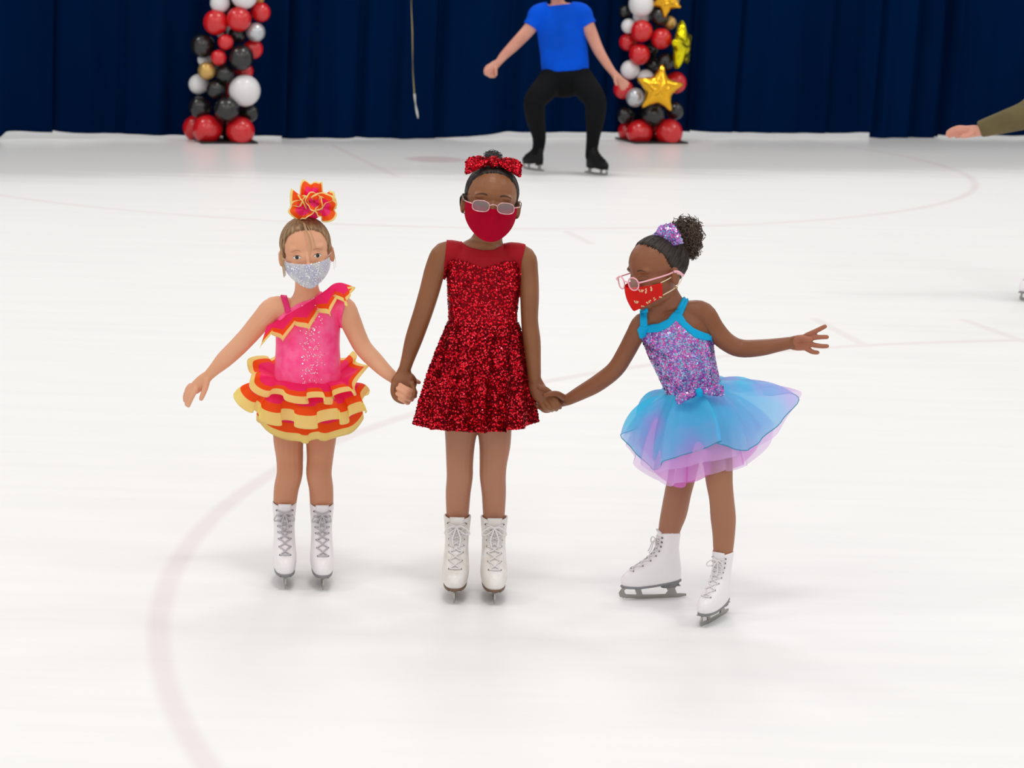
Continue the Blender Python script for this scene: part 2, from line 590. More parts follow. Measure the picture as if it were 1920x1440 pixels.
def column(label, basepx, plate, Yc, bl):
    base = G(*basepx)
    root = thing('balloon_column', label, 'balloon column', (base.x, base.y, 0), 'balloon columns before the drapes')
    bm = bmesh.new()
    hw = plate / 2 * mpp(base)
    M = Matrix.Translation((base.x, base.y, 0)) @ Matrix.Rotation(0.32, 4, 'Z')
    box(bm, -hw, hw, -hw, hw, 0.002, 0.016, M)
    bmesh.ops.bevel(bm, geom=bm.edges[:], offset=0.004, segments=2)
    obj('base_plate', bm, M_PLATE, root, smooth=False)
    bm = bmesh.new()
    tube(bm, [(base.x, base.y, 0.012), (base.x, base.y, 1.0), (base.x, base.y, 1.95)], 0.014, 10, 1)
    obj('pole', bm, M_PLATE, root)
    for b in bl:
        balloon(root, base, *b, base.y)
    return root

# (px, py, radius px, colour, depth offset m)
col1 = [(388.5, 243, 28, 'r', -.13), (451, 246, 27, 'r', -.13), (366, 240, 24, 'r', .13), (436, 240, 25, 'r', .17),
        (374, 201, 21, 'k', -.08), (425, 205.5, 24, 'k', -.2), (468, 211, 18, 'k', .02), (420, 203, 21, 'k', .2),
        (459, 170, 30, 'w', -.14), (372, 158, 19, 'w', .0), (404, 168, 18, 'k', -.15), (422, 139, 18, 'k', -.14),
        (387.5, 133, 17, 'g', -.17), (459, 134, 17, 'r', .02), (452, 108, 24, 'k', -.16), (410, 108, 15, 'r', -.2),
        (383, 112, 13, 'w', .02), (423, 79, 15, 'r', -.2), (475, 92, 19, 'r', .0), (379.5, 85.5, 23, 'k', -.1),
        (480, 60.5, 18, 's', -.1), (446, 64, 17, 'k', -.05), (404.5, 42, 24, 'r', -.15), (448, 36, 23.5, 'r', -.18),
        (489, 23, 19, 'r', -.04), (412.7, 6, 19, 'w', -.12), (458, -8, 25, 'w', -.16), (440, 4, 17, 'k', .05), (482, -4, 15, 'g', .05),
        (396, -24, 20, 'k', -.1), (430, -36, 22, 'r', -.15), (474, -40, 20, 'k', -.08), (410, -66, 22, 'w', -.1), (450, -70, 23, 'r', -.12),
        (428, -100, 24, 'g', -.08), (420, 60, 15, 'w', .1), (425, 170, 17, 'r', .1), (410, 125, 15, 'k', .12)]
column('tall column of red, black, white and gold balloons without foil stars', (421, 265), 106, 0, col1)
col2 = [(1199, 249, 25, 'r', -.13), (1255, 249, 26, 'r', -.13), (1178, 246, 20, 'r', .1), (1238, 245, 23, 'r', .17),
        (1172.5, 215.5, 17, 'k', -.03), (1225, 215.5, 22, 'k', -.15), (1266, 207.5, 17, 'k', -.02), (1215, 212, 19, 'k', .15),
        (1191, 183, 18, 's', -.2), (1168.5, 167, 19, 'r', -.1), (1267, 155, 21, 'r', .02), (1181, 131, 18, 'w', -.1), (1210, 146, 16, 'w', -.08),
        (1249, 115, 17, 'k', -.1), (1225, 122, 17, 'k', .02), (1199, 102, 20, 'r', -.17), (1177, 79, 17, 'r', -.04), (1203, 58, 21, 'r', -.2), (1240, 72.5, 20, 'r', -.14),
        (1178.5, 49, 14, 'w', -.1), (1202, 32, 16, 'w', -.05), (1237, 31, 18, 'k', -.12), (1256, 43, 13, 'g', -.04), (1202, 8, 24, 'w', -.16), (1172, 22, 13, 'k', .02),
        (1258, 0, 17, 'g', .02), (1230, 180, 19, 'k', .05), (1222, 90, 15, 'k', .05), (1190, -26, 20, 'r', -.1), (1232, -34, 22, 'k', -.1), (1208, -60, 22, 'w', -.12),
        (1226, -90, 22, 'r', -.1), (1222, 20, 15, 'k', .1)]
rt = column('tall column of balloons with a gold foil star on its front', (1221, 265), 106, 0, col2)
yb = rt.location.y
star(rt, 1236, 167, 50, yb - 0.34, 0.1, 0.10, M_FOILG, 0.3, 'gold foil star balloon', -0.1)
star(rt, 1278, 86, 50, yb - 0.16, 1.15, -0.12, M_FOILY, 0.3, 'shiny yellow foil star balloon seen edge on')
star(rt, 1249, 2, 34, yb - 0.2, -0.4, 0.65, M_FOILG, 0.3, 'gold foil star balloon')

# ------------------------------------------------------------------ figure tools
class Head:
    """head frame: local x right, -y face, z up; metres times s"""
    def __init__(self, px, py, Y, yaw, pitch, roll, s, dy=1.0):
        c = P(px, py, Y)
        self.M = Matrix.Translation(c) @ Matrix.Rotation(math.radians(yaw), 4, 'Z') @ Matrix.Rotation(math.radians(roll), 4, 'Y') @ Matrix.Rotation(math.radians(pitch), 4, 'X') @ Matrix.Diagonal((s, s * dy, s, 1))
        self.s = s
    def w(self, x, y, z):
        return self.M @ Vector((x, y, z))
    def build(self, bm, wide=1.0):
        def el(c, r, rot=None):
            M = self.M @ Matrix.Translation(c)
            if rot:
                M = M @ rot
            ellipsoid(bm, M, r, 24, 16)
        el((0, .010, .026), (.0745 * wide, .088, .078))       # skull
        el((0, -.014, -.02), (.0655 * wide, .066, .066))      # face
        el((0, -.024, -.055), (.052 * wide, .058, .048))      # lower face
        el((0, -.052, -.086), (.026, .026, .020))             # chin
        for s in (-1, 1):
            el((s * .031, -.050, -.042), (.027, .026, .026))  # cheek
            el((s * .033, -.016, -.066), (.019, .036, .022))     # jaw
            el((s * .028, -.056, .018), (.026, .016, .012))   # brow
            ear = Matrix.Rotation(s * 0.45, 4, 'Z') @ Matrix.Rotation(-0.15, 4, 'X')
            el((s * .0765 * wide, .012, -.014), (.007, .018, .027), ear)
            el((s * .0745 * wide, .004, -.018), (.008, .009, .014))
            el((s * .009, -.0835, -.039), (.0075, .009, .007))  # nostril wing
        el((0, -.090, -.035), (.0095, .0105, .009))           # nose tip
        el((0, -.078, -.016), (.0075, .012, .024), Matrix.Rotation(-0.3, 4, 'X'))
        el((0, -.078, -.062), (.02, .012, .010))              # lips
    def frame_view(self):
        return (self.M.to_3x3() @ Vector((0, 1, 0))).normalized()

class Fig:
    def __init__(self, Y, name='person'):
        self.Y = Y
        self.bm = bmesh.new()
    def limb(self, pts, ratio=1.0, ns=16, sub=4, bm=None, grow=0.0, round_ends=True):
        out = []
        for p in pts:
            c = P(p[0], p[1], self.Y + p[2])
            r = p[3] * mpp(c) + grow
            out.append((c.x, c.y, c.z, r, p[4] if len(p) > 4 else ratio))
        sweep(bm or self.bm, out, ns, sub, round_ends=round_ends)
    def fuse(self, voxel, smooth=3):
        self.me = fuse(self.bm, voxel, smooth)
        return self.me
    def bvh(self):
        vs = [v.co.copy() for v in self.me.vertices]
        self.tree = BVHTree.FromPolygons(vs, [tuple(p.vertices) for p in self.me.polygons])
        return self.tree

def inside(poly, x, y):
    c = False
    n = len(poly)
    for i in range(n):
        x0, y0 = poly[i]; x1, y1 = poly[i - 1]
        if (y0 > y) != (y1 > y) and x < (x1 - x0) * (y - y0) / (y1 - y0) + x0:
            c = not c
    return c

def nearest(poly, x, y):
    best = None
    n = len(poly)
    for i in range(n):
        x0, y0 = poly[i - 1]; x1, y1 = poly[i]
        dx, dy = x1 - x0, y1 - y0
        t = max(0, min(1, ((x - x0) * dx + (y - y0) * dy) / max(dx * dx + dy * dy, 1e-9)))
        qx, qy = x0 + dx * t, y0 + dy * t
        d = math.hypot(x - qx, y - qy)
        if best is None or d < best[0]:
            best = (d, qx, qy)
    return best

def garment(me, poly, off, exclude=None):
    """cloth lying on the body: the part of its skin inside an outline, lifted off it by `off`"""
    vs = me.vertices
    pxs = [pix(v.co) for v in vs]
    ins = [inside(poly, *p) and not (exclude and inside(exclude, *p)) for p in pxs]
    faces = [p for p in me.polygons if all(ins[i] for i in p.vertices)]
    # drop stray islands
    par = {}
    def root_(i):
        while par.setdefault(i, i) != i:
            par[i] = par[par[i]]
            i = par[i]
        return i
    for p in faces:
        r0 = root_(p.vertices[0])
        for i in p.vertices[1:]:
            par[root_(i)] = r0
    cnt = {}
    for p in faces:
        cnt[root_(p.vertices[0])] = cnt.get(root_(p.vertices[0]), 0) + 1
    faces = [p for p in faces if cnt[root_(p.vertices[0])] > 40]
    idx = {}
    bm = bmesh.new()
    for f in faces:
        for i in f.vertices:
            if i not in idx:
                idx[i] = bm.verts.new(vs[i].co + vs[i].normal * off)
    rev = {v: i for i, v in idx.items()}
    for f in faces:
        bm.faces.new([idx[i] for i in f.vertices])
    bm.normal_update()
    for v in bm.verts:
        if v.is_boundary:
            x, y = pxs[rev[v]]
            d, qx, qy = nearest(poly, x, y)
            if d < 5:
                k_ = mpp(v.co)
                v.co += _xc * ((qx - x) * k_) - _yc * ((qy - y) * k_)
    # hem: fold the rim back to the skin
    low = {}
    for e in [e for e in bm.edges if e.is_boundary]:
        f0 = e.link_faces[0]
        q = []
        for v in e.verts:
            if v not in low:
                low[v] = bm.verts.new(v.co - vs[rev[v]].normal * (off * 1.2))
            q.append(v)
        a, b = q
        lp = [l for l in f0.loops if l.edge == e][0]
        if lp.vert == a:
            a, b = b, a
        bm.faces.new((a, b, low[b], low[a]))
    return bm

def skirt(Yc, waist, front, depth, n=180, m=16, bulge=0.0, folds=((16, 0.01),), zwave=0.0, bands=((1.01, 0),), seed=1, back_lift=0.0, vpow=1.0, thick=0.0012, tilt=0.0, tg=0.6, tg2=0.0, zg=0.0):
    """waist=(px,py,rpx,ratio,tilt px across); front hem as pixels left to right; back mirrored in depth"""
    rnd = random.Random(seed)
    wc = P(waist[0], waist[1], Yc)
    wr = waist[2] * mpp(wc)
    k_ = len(front)
    fr = []
    for i, (a, b) in enumerate(front):
        t = i / (k_ - 1)
        fr.append(P(a, b, Yc - depth * math.sin(PI * t) ** 0.7))
    bk = []
    z0, z1 = fr[0].z, fr[-1].z
    for i in range(k_ - 2, 0, -1):
        t = i / (k_ - 1)
        bk.append(Vector((fr[i].x, 2 * Yc - fr[i].y, z0 + (z1 - z0) * t + back_lift * math.sin(PI * t))))
    ring = catmull([tuple(p) for p in fr + bk], 12, closed=True)
    N0 = len(ring)
    hem = []
    for i in range(n):
        x = i / n * N0
        a = Vector(ring[int(x) % N0]); b = Vector(ring[(int(x) + 1) % N0])
        hem.append(a.lerp(b, x - int(x)))
    ph = [rnd.uniform(0, 6.28) for _ in range(8)]
    bm = bmesh.new()
    rows = []
    for j in range(m + 1):
        v = j / m
        row = []
        for i in range(n):
            s = i / n
            a = PI + 2 * PI * s
            wp = wc + Vector((wr * math.cos(a), wr * waist[3] * math.sin(a), waist[4] * mpp(wc) * math.cos(a) if len(waist) > 4 else 0))
            p = wp.lerp(hem[i], v)
            out = (hem[i] - wc); out.z = 0
            out = out.normalized() if out.length > 1e-6 else Vector((1, 0, 0))
            p = p + (out * 0.75 + Vector((0, 0, 0.65))) * (bulge * 4 * v * (1 - v))
            f = 0; g = 0; g2 = 0
            for q, (kk, am) in enumerate(folds):
                kk_ = kk * 2 * PI
                f += am * math.sin(kk_ * s + ph[q] + 0.8 * math.sin(3 * 2 * PI * s + ph[q + 3]))
                g += am * math.cos(kk_ * s + ph[q] + 0.8 * math.sin(3 * 2 * PI * s + ph[q + 3]))
                g2 += am * math.sin(2 * (kk_ * s + ph[q] + 0.8 * math.sin(3 * 2 * PI * s + ph[q + 3])))
            e = v ** vpow
            tang = Vector((-out.y, out.x, 0))
            p = p + out * (f * e) + tang * ((tg * g + tg2 * g2) * e) + Vector((0, 0, (zwave * f + zg * g) * e))
            row.append(bm.verts.new(p))
        rows.append(row)
    for j in range(m):
        v = (j + 0.5) / m
        mi = [b[1] for b in bands if v <= b[0]][0]
        for i in range(n):
            q = (i + 1) % n
            fc = bm.faces.new((rows[j][i], rows[j][q], rows[j + 1][q], rows[j + 1][i]))
            fc.material_index = mi
    if thick:
        bmesh.ops.solidify(bm, geom=bm.faces[:], thickness=thick)
    return bm

def ruffle(bm, inner, outd, nrm, width, waves, amp, n=90, m=9, bands=((0.55, 0), (0.78, 1), (1.01, 2)), seed=1, thick=0.0, tgs=0.75, ods=0.25):
    """gathered strip: inner edge along Vectors, hanging along outd, waving along nrm"""
    pp = [Vector(p) for p in catmull([tuple(p) for p in inner], max(2, n // (len(inner) - 1)))]
    n = len(pp) - 1
    rnd = random.Random(seed)
    p0, p1 = rnd.uniform(0, 6), rnd.uniform(0, 6)
    rows = []
    for j in range(m + 1):
        v = j / m
        row = []
        for i, p in enumerate(pp):
            s = i / n
            od = outd(s); nn = nrm(s)
            t = (pp[min(i + 1, n)] - pp[max(i - 1, 0)]).normalized()
            a = waves * 2 * PI * s + p0 + 0.7 * math.sin(5 * s + p1)
            wv = math.sin(a); cv = math.sin(2 * a)
            e = v ** 0.9
            row.append(bm.verts.new(p + od * (width(s) * v) + nn * (amp * 0.8 * (wv + 1.0) * e) + t * (amp * tgs * cv * e) + od * (ods * amp * wv * e)))
        rows.append(row)
    for j in range(m):
        v = (j + 0.5) / m
        mi = [b[1] for b in bands if v <= b[0]][0]
        for i in range(n):
            f = bm.faces.new((rows[j][i], rows[j][i + 1], rows[j + 1][i + 1], rows[j + 1][i]))
            f.material_index = mi

def sequins(meshes, count, r, seed, mats, tilt=0.35, lift=0.0015, keep=None):
    rnd = random.Random(seed)
    tris = []
    tot = 0
    for me in meshes:
        for p in me.polygons:
            if keep and not keep(p):
                continue
            tot += p.area
            tris.append((tot, me, p))
    import bisect
    cum = [t[0] for t in tris]
    bm = bmesh.new()
    for _ in range(count):
        _, me, p = tris[bisect.bisect_left(cum, rnd.uniform(0, tot))]
        vv = [me.vertices[i].co for i in p.vertices]
        if len(vv) == 4:
            a_, b_ = rnd.random(), rnd.random()
            c = vv[0].lerp(vv[1], a_).lerp(vv[3].lerp(vv[2], a_), b_)
        else:
            a_, b_ = sorted((rnd.random(), rnd.random()))
            c = vv[0] * a_ + vv[1] * (b_ - a_) + vv[2] * (1 - b_)
        lf = noise.noise_vector(c * 38) * 0.45
        nn = (p.normal + lf + Vector((rnd.gauss(0, tilt), rnd.gauss(0, tilt), rnd.gauss(0, tilt)))).normalized()
        a = nn.orthogonal().normalized(); b = nn.cross(a)
        c = c + p.normal * lift
        rr = r * rnd.uniform(0.8, 1.15)
        f = bm.faces.new([bm.verts.new(c + a * (rr * math.cos(q * PI / 3)) + b * (rr * math.sin(q * PI / 3))) for q in range(6)])
        f.material_index = rnd.randrange(len(mats))
    return bm

def decal(tree, hd, pts_fn, nu, nv, off, bulge=0.0, mi_fn=None):
    """patch laid on the face: pts_fn(u,v)->(x,z) in head units, cast onto the skin from the front"""
    bm = bmesh.new()
    dr = hd.frame_view()
    grid = []
    for j in range(nv + 1):
        row = []
        for i in range(nu + 1):
            u, v = i / nu, j / nv
            x, z = pts_fn(u, v)
            o_ = hd.w(x, -.2, z)
            hit = tree.ray_cast(o_, dr)
            p = hit[0] if hit[0] else hd.w(x, -.07, z)
            row.append(bm.verts.new(p - dr * (off + bulge * math.sin(PI * u) * math.sin(PI * v))))
        grid.append(row)
    for j in range(nv):
        for i in range(nu):
            try:
                f = bm.faces.new((grid[j][i], grid[j][i + 1], grid[j + 1][i + 1], grid[j + 1][i]))
            except ValueError:
                continue
            if mi_fn:
                x, z = pts_fn((i + .5) / nu, (j + .5) / nv)
                f.material_index = mi_fn(x, z)
    return bm

M_EYEW = mat('eye_white', (226, 220, 214), 0.25)
M_IRIS = mat('iris_brown', (62, 42, 30), 0.2)
M_PUPIL = mat('pupil', (12, 10, 10), 0.12)
M_LASH = mat('lash_dark', (34, 24, 20), 0.6)

def eye(root, tree, hd, sx, z, lash, half=.0125, hh=.0052, gaze=(0, 0), closed=False, tiltz=0.0, lid=None):
    cx = sx * .0315
    def alm(u, v):
        t = (u - .5) * 2
        up = hh * (1 - t * t) ** 0.8 * (1.05)
        lo = -hh * (1 - t * t) ** 0.9 * 0.85
        zz = lo + (up - lo) * v
        return cx + half * t, z + zz + tiltz * t * sx
    def mi(x, zz):
        d = math.hypot(x - cx - gaze[0], zz - z - gaze[1])
        return 2 if d < .0026 else (1 if d < .0056 else 0)
    if not closed:
        obj('eye', decal(tree, hd, alm, 36, 16, .0006, .0016, mi), [M_EYEW, M_IRIS, M_PUPIL], root)
    def lsh(u, v):
        t = (u - .5) * 2
        up = (hh * (1 - t * t) ** 0.8 * 1.05) if not closed else (-hh * 0.75 * (1 - t * t) ** 0.8)
        th = .0018 * (1.1 - abs(t) * 0.6)
        return cx + half * 1.08 * t, z + up + (v - .4) * th + tiltz * t * sx
    obj('eyelash', decal(tree, hd, lsh, 24, 2, .0026), lash, root)
    if lid:
        def crease(u, v):
            t = (u - .5) * 2
            return cx + half * 1.15 * t, z + hh * (1 - t * t) ** 0.6 * 1.25 + .0028 + (v - .5) * .0011 + tiltz * t * sx
        obj('eyelid_crease', decal(tree, hd, crease, 20, 1, .0006), lid, root)

def brow(root, tree, hd, sx, z, m, L=.016, th=.0042, cx=.033):
    def fn(u, v):
        t = (u - .5) * 2
        zz = z + .0045 * (1 - (t * sx) ** 2) - .002 - .0016 * t * sx
        h = th * (1 - 0.75 * max(0, t * sx)) * (0.55 if abs(t) > .9 else 1)
        return sx * cx + L * t, zz + (v - .5) * h
    obj('eyebrow', decal(tree, hd, fn, 18, 3, .0009), m, root)

def mask_shape(hd, top, corner, bottom, wide=.070, nose=.112, half_ang=78, chin=.094, ridge=.005, nu=40, nv=18, round_=1.6):
    """cupped cloth mask in head units: top, corner (z0,z1) and bottom heights"""
    bm = bmesh.new()
    rows = []
    for j in range(nv + 1):
        v = j / nv
        row = []
        for i in range(nu + 1):
            u = i / nu * 2 - 1
            au = abs(u)
            zt = top[0] + (corner[0] - top[0]) * au ** top[1]
            zb = bottom + (corner[1] - bottom) * au ** round_
            z = zt + (zb - zt) * v
            th = math.radians(half_ang) * u
            # front reach: nose ridge high up, tapering to the chin
            q = max(0, min(1, (top[0] - z) / (top[0] - bottom)))
            fr = nose * (1 - q) ** 1 + chin * q
            fr = fr + .006 * math.sin(PI * q)
            wd = wide * (1 - 0.30 * q * q)
            y = -(.012 + (fr - .012) * math.cos(th) ** 1.15)
            x = wd * math.sin(th) / math.sin(math.radians(half_ang)) * (1 if au < 1 else 1)
            y -= ridge * math.exp(-(u / .1) ** 2) * math.sin(PI * min(1, q * 1.1 + .1))
            row.append(bm.verts.new(hd.w(x, y + .006, z)))
        rows.append(row)
    for j in range(nv):
        for i in range(nu):
            bm.faces.new((rows[j][i], rows[j][i + 1], rows[j + 1][i + 1], rows[j + 1][i]))
    bmesh.ops.solidify(bm, geom=bm.faces[:], thickness=0.002)
    return bm

def hair_cap(hd, axis, hairline, wide=1.0, grow=1.045, strands=260, sr=.0007, seed=3, lump=.0012, tmin=.12, feather=.02):
    """slicked hair: shell over the skull gathered towards `axis`, with strands combed to it"""
    rnd = random.Random(seed)
    C0 = Vector((0, .010, .026)); R0 = Vector((.0745 * wide, .088, .078)) * grow
    az = Vector(axis).normalized()
    ax = az.orthogonal().normalized(); ay = az.cross(ax)
    def pt(t, p, g=1.0):
        d = az * math.cos(t) + ax * (math.sin(t) * math.cos(p)) + ay * (math.sin(t) * math.sin(p))
        q = Vector((d.x * R0.x * g, d.y * R0.y * g, d.z * R0.z * g))
        # keep skull-like back
        return C0 + q
    nt_, npz = 64, 120
    bm = bmesh.new()
    grid = {}
    tend = []
    for ip in range(npz):
        p = 2 * PI * ip / npz
        te = PI * 0.93
        for it in range(1, 200):
            t = it / 200 * PI * 0.93
            if not hairline(pt(t, p)):
                te = t
                break
        tend.append(te)
    def te_at(p):
        x = (p / (2 * PI) * npz) % npz
        a = tend[int(x) % npz]; b = tend[(int(x) + 1) % npz]
        return a + (b - a) * (x - int(x))
    rows = []
    for it in range(nt_ + 1):
        row = []
        for ip in range(npz):
            p = 2 * PI * ip / npz
            t = tend[ip] * it / nt_
            q = pt(t, p)
            lm = lump * noise.noise(Vector((math.cos(p) * 14, math.sin(p) * 14, t * 1.2)))
            e = it / nt_
            g = 1 + lm / .08 - 0.05 * max(0, (e - .88) / .12) ** 1.5
            q = C0 + (q - C0) * g
            row.append(bm.verts.new(hd.M @ q))
        rows.append(row)
    for a, b in zip(rows, rows[1:]):
        for ip in range(npz):
            j = (ip + 1) % npz
            bm.faces.new((a[ip], a[j], b[j], b[ip]))
    bmesh.ops.remove_doubles(bm, verts=bm.verts[:], dist=1e-5)
    for _ in range(strands):
        p = rnd.uniform(0, 2 * PI)
        te = te_at(p) * rnd.uniform(0.94, 1.0 + feather)
        t0 = te * rnd.uniform(tmin, 0.5)
        w_ = rnd.uniform(-.05, .05)
        L = [hd.M @ pt(te + (t0 - te) * q / 6, p + w_ * math.sin(q), 1.0 + rnd.uniform(.0, .010) - (.035 if q == 0 else .008 if q == 1 else 0)) for q in range(7)]
        tube(bm, L, lambda u: sr * hd.s * (1.1 - 0.4 * u), 3, 1)
    return bm

def curls(bm, c, R, count, seed, r=.0009, squash=1.0, inner=.35, turns=2.2):
    rnd = random.Random(seed)
    for _ in range(count):
        d = Vector((rnd.gauss(0, 1), rnd.gauss(0, 1), rnd.gauss(0, 1))).normalized()
        L = R * rnd.uniform(0.85, 1.12)
        a = d.orthogonal().normalized(); b = d.cross(a)
        cr = R * rnd.uniform(.06, .11)
        ph = rnd.uniform(0, 6.28)
        pts = []
        for q in range(21):
            s = q / 20
            pos = c + d * (R * inner + (L - R * inner) * s)
            ang = ph + turns * 2 * PI * s
            pts.append(pos + (a * math.cos(ang) + b * math.sin(ang)) * cr * (0.4 + s))
        for q in pts:
            q.z = c.z + (q.z - c.z) * squash
        tube(bm, pts, lambda u: r * (1.15 - 0.5 * u), 4, 1)

def bow(M, span, height, thick, droop=0.25, seed=1, tails=False):
    """bow in local x (span) z (height); two lobes, folds, a knot"""
    bm = bmesh.new()
    nu, nv = 18, 14
    for s in (-1, 1):
        rings = []
        for i in range(nu + 1):
            u = i / nu
            h = height * (0.22 + 0.78 * math.sin(PI * min(1, u * .5 + 0.02)) ** 1.2) * (1 if u < .92 else 1 - (u - .92) * 3)
            tk = thick * (0.15 + math.sin(PI * min(u, .97)) ** 0.7)
            ring = []
            for q in range(nv):
                a = 2 * PI * q / nv
                fold = 1 + 0.16 * math.sin(3 * a + 4 * u) * u
                ring.append(M @ Vector((s * span * u, tk * math.sin(a) * fold, h * math.cos(a) * fold - droop * span * u * u)))
            rings.append(ring if s == 1 else ring[::-1])
        rings_to_mesh(bm, rings)
    bmesh.ops.recalc_face_normals(bm, faces=bm.faces[:])
    return bm

def knot(M, r):
    bm = bmesh.new()
    ellipsoid(bm, M, r, 16, 10)
    for v in bm.verts:
        d = v.co - M.translation
        v.co = M.translation + d * (1 + 0.08 * math.sin(60 * d.z / max(r[2], 1e-4) * 0.1))
    return bm

# ------------------------------------------------------------------ skates
M_BOOT = mat('boot_leather', (238, 234, 236), 0.35, spec=0.5, bump=(90, 0.05))
M_BOOTW = mat('boot_worn_leather', (236, 232, 230), 0.38, spec=0.5, var=(26, (222, 216, 208)))
M_SOLEB = mat('sole_brown', (112, 84, 66), 0.5)
M_SOLEG = mat('sole_grey', (128, 128, 132), 0.5)
M_STEEL = mat('blade_steel', (158, 158, 152), 0.32, metal=0.75)
M_LACE = mat('lace_white', (226, 222, 222), 0.7)
M_LACEG = mat('lace_grey', (190, 186, 190), 0.7)
M_EYELET = mat('eyelet_dark', (92, 88, 88), 0.35, metal=0.5)
M_LINING = mat('lining_pink', (244, 196, 196), 0.8)
M_TOPBLUE = mat('sock_rim_blue', (40, 88, 150), 0.7)
M_BLACKBOOT = mat('boot_black', (16, 16, 17), 0.5, spec=0.2)
BOOT = [  # height above sole, back y, front y, half width, squareness
    (0.000, -.098, .101, .031), (0.006, -.100, .105, .0345), (0.016, -.1005, .107, .0362), (0.028, -.100, .102, .0366), (0.040, -.099, .088, .0355),
    (0.052, -.0975, .064, .0342), (0.064, -.0955, .038, .0330), (0.078, -.093, .014, .0322), (0.092, -.0905, -.003, .0320),
    (0.108, -.0885, -.013, .0326), (0.126, -.0885, -.018, .0342), (0.142, -.0900, -.019, .0360), (0.156, -.0915, -.018, .0372)]

def boot_front(h):
    return interp([(b[0], b[1], b[2], b[3]) for b in BOOT], h)

def skate(root, pos, yaw, scale, sole=M_SOLEB, lace=M_LACE, boot=M_BOOT, lining=None, lean=0.0, seed=1, wide=1.0, loops=True, label=None, rim=None, hook_top=True, tall=1.0):
    """boot with toe along local +y standing on its blade at z=0"""
    M = Matrix.Translation(pos) @ Matrix.Rotation(yaw, 4, 'Z') @ Matrix.Rotation(lean, 4, 'Y') @ Matrix.Diagonal((scale * wide, scale, scale * tall, 1))
    base = .046
    def lift(y):                                              # the sole rises towards the heel
        return base + .016 * (1 - max(0, min(1, (y + .1) / .15)))
    def shape(h, a):
        b, f, wd = boot_front(h)
        mid, hl = (b + f) / 2, (f - b) / 2
        c, s = math.cos(a), math.sin(a)
        n_ = 2.5
        yy = math.copysign(abs(c) ** (2 / n_), c)
        xx = math.copysign(abs(s) ** (2 / n_), s)
        nar = 1 - 0.16 * max(0, -yy) - 0.10 * max(0, yy) * (1 if h > .05 else 0.4)
        y = mid + hl * yy
        return Vector((wd * xx * nar, y, lift(y) * (1 - h / .2) + (base + .012) * (h / .2) + h))
    ns = 36
    hs = []
    for a, b in zip(BOOT, BOOT[1:]):
        hs += [a[0], (a[0] + b[0]) / 2]
    hs.append(BOOT[-1][0])
    bm = bmesh.new()
    rings = []
    for h in hs:
        ring = []
        for q in range(ns):
            a = 2 * PI * q / ns
            p = shape(h, a)
            if h > .12:                                       # collar dips at the back, rises at the sides
                e = (h - .12) / .036
                p.z += e * (.006 * math.sin(a) ** 2 - .004 * max(0, -math.cos(a)))
            ring.append(p)
        rings.append(ring)
    top = rings[-1]                                           # padded collar, then inner wall
    cx = sum((p for p in top), Vector()) / ns
    rings.append([cx + (p - cx) * 0.95 + Vector((0, 0, .004)) for p in top])
    rings.append([cx + (p - cx) * 0.88 + Vector((0, 0, .001)) for p in top])
    rings.append([cx + (p - cx) * 0.84 + Vector((0, 0, -.03)) for p in top])
    fs = rings_to_mesh(bm, rings)
    if lining or rim:
        for f in fs[-2 - 2 * ns:]:
            f.material_index = 1
    bm.transform(M)
    bmesh.ops.recalc_face_normals(bm, faces=bm.faces[:])
    bt = obj('skate', bm, [boot, lining or rim or boot], root)
    if label:
        bt['label'] = label
    # sole and heel
    bm = bmesh.new()
    out = [shape(0.0, 2 * PI * q / ns) for q in range(ns)]
    rings = []
    for g, dz in ((0.98, -.007), (1.045, -.0065), (1.05, -.001), (1.0, .0015)):
        rings.append([Vector((p.x * g, p.y * g, p.z + dz)) for p in out])
    rings_to_mesh(bm, rings)
    hr = []
    for g, dz in ((0.92, -.020), (0.98, -.006), (1.0, -.004)):
        ring = []
        for q in range(24):
            a = 2 * PI * q / 24
            y = -.068 + .032 * math.cos(a); x = .024 * math.sin(a)
            ring.append(Vector((x * g, y * g, lift(y) + dz)))
        hr.append(ring)
    rings_to_mesh(bm, hr)
    bm.transform(M)
    bmesh.ops.recalc_face_normals(bm, faces=bm.faces[:])
    obj('sole', bm, sole, bt)
    # blade: runner with toe pick, two stanchions and mounting plates
    bm = bmesh.new()
    def prism(poly, x):
        a = [bm.verts.new((-x, p[0], p[1])) for p in poly]
        b = [bm.verts.new((x, p[0], p[1])) for p in poly]
        bm.faces.new(a[::-1]); bm.faces.new(b)
        for i in range(len(poly)):
            j = (i + 1) % len(poly)
            bm.faces.new((a[i], a[j], b[j], b[i]))
    run_lo = [(-.122, .004), (-.10, .0012), (-.05, .0002), (.0, .0), (.05, .0012), (.08, .004), (.088, .0035), (.092, .006), (.098, .004), (.101, .008), (.107, .008), (.110, .013)]
    run_hi = [(.112, .022), (.104, .026), (.095, .024), (.086, .0165), (.06, .0145), (0, .0125), (-.05, .0125), (-.10, .013), (-.122, .011)]
    prism(run_lo + run_hi, .0018)
    prism([(.112, .022), (.100, .0395), (.084, .0395), (.094, .03), (.092, .022), (.1, .018)], .0022)   # front post
    prism([(.050, .013), (.060, .0395), (.028, .0395), (.036, .03), (.030, .013)], .0022)
    prism([(-.050, .012), (-.058, .022), (-.045, .045), (-.092, .045), (-.082, .03), (-.090, .012)], .0022)
    prism([(.022, .0385), (.104, .0385), (.104, .0415), (.022, .0415)], .017)                           # sole plate
    prism([(-.096, .0415), (-.042, .0415), (-.042, .0445), (-.096, .0445)], .017)
    bm.transform(M)
    bmesh.ops.recalc_face_normals(bm, faces=bm.faces[:])
    obj('blade', bm, M_STEEL, bt, smooth=False)
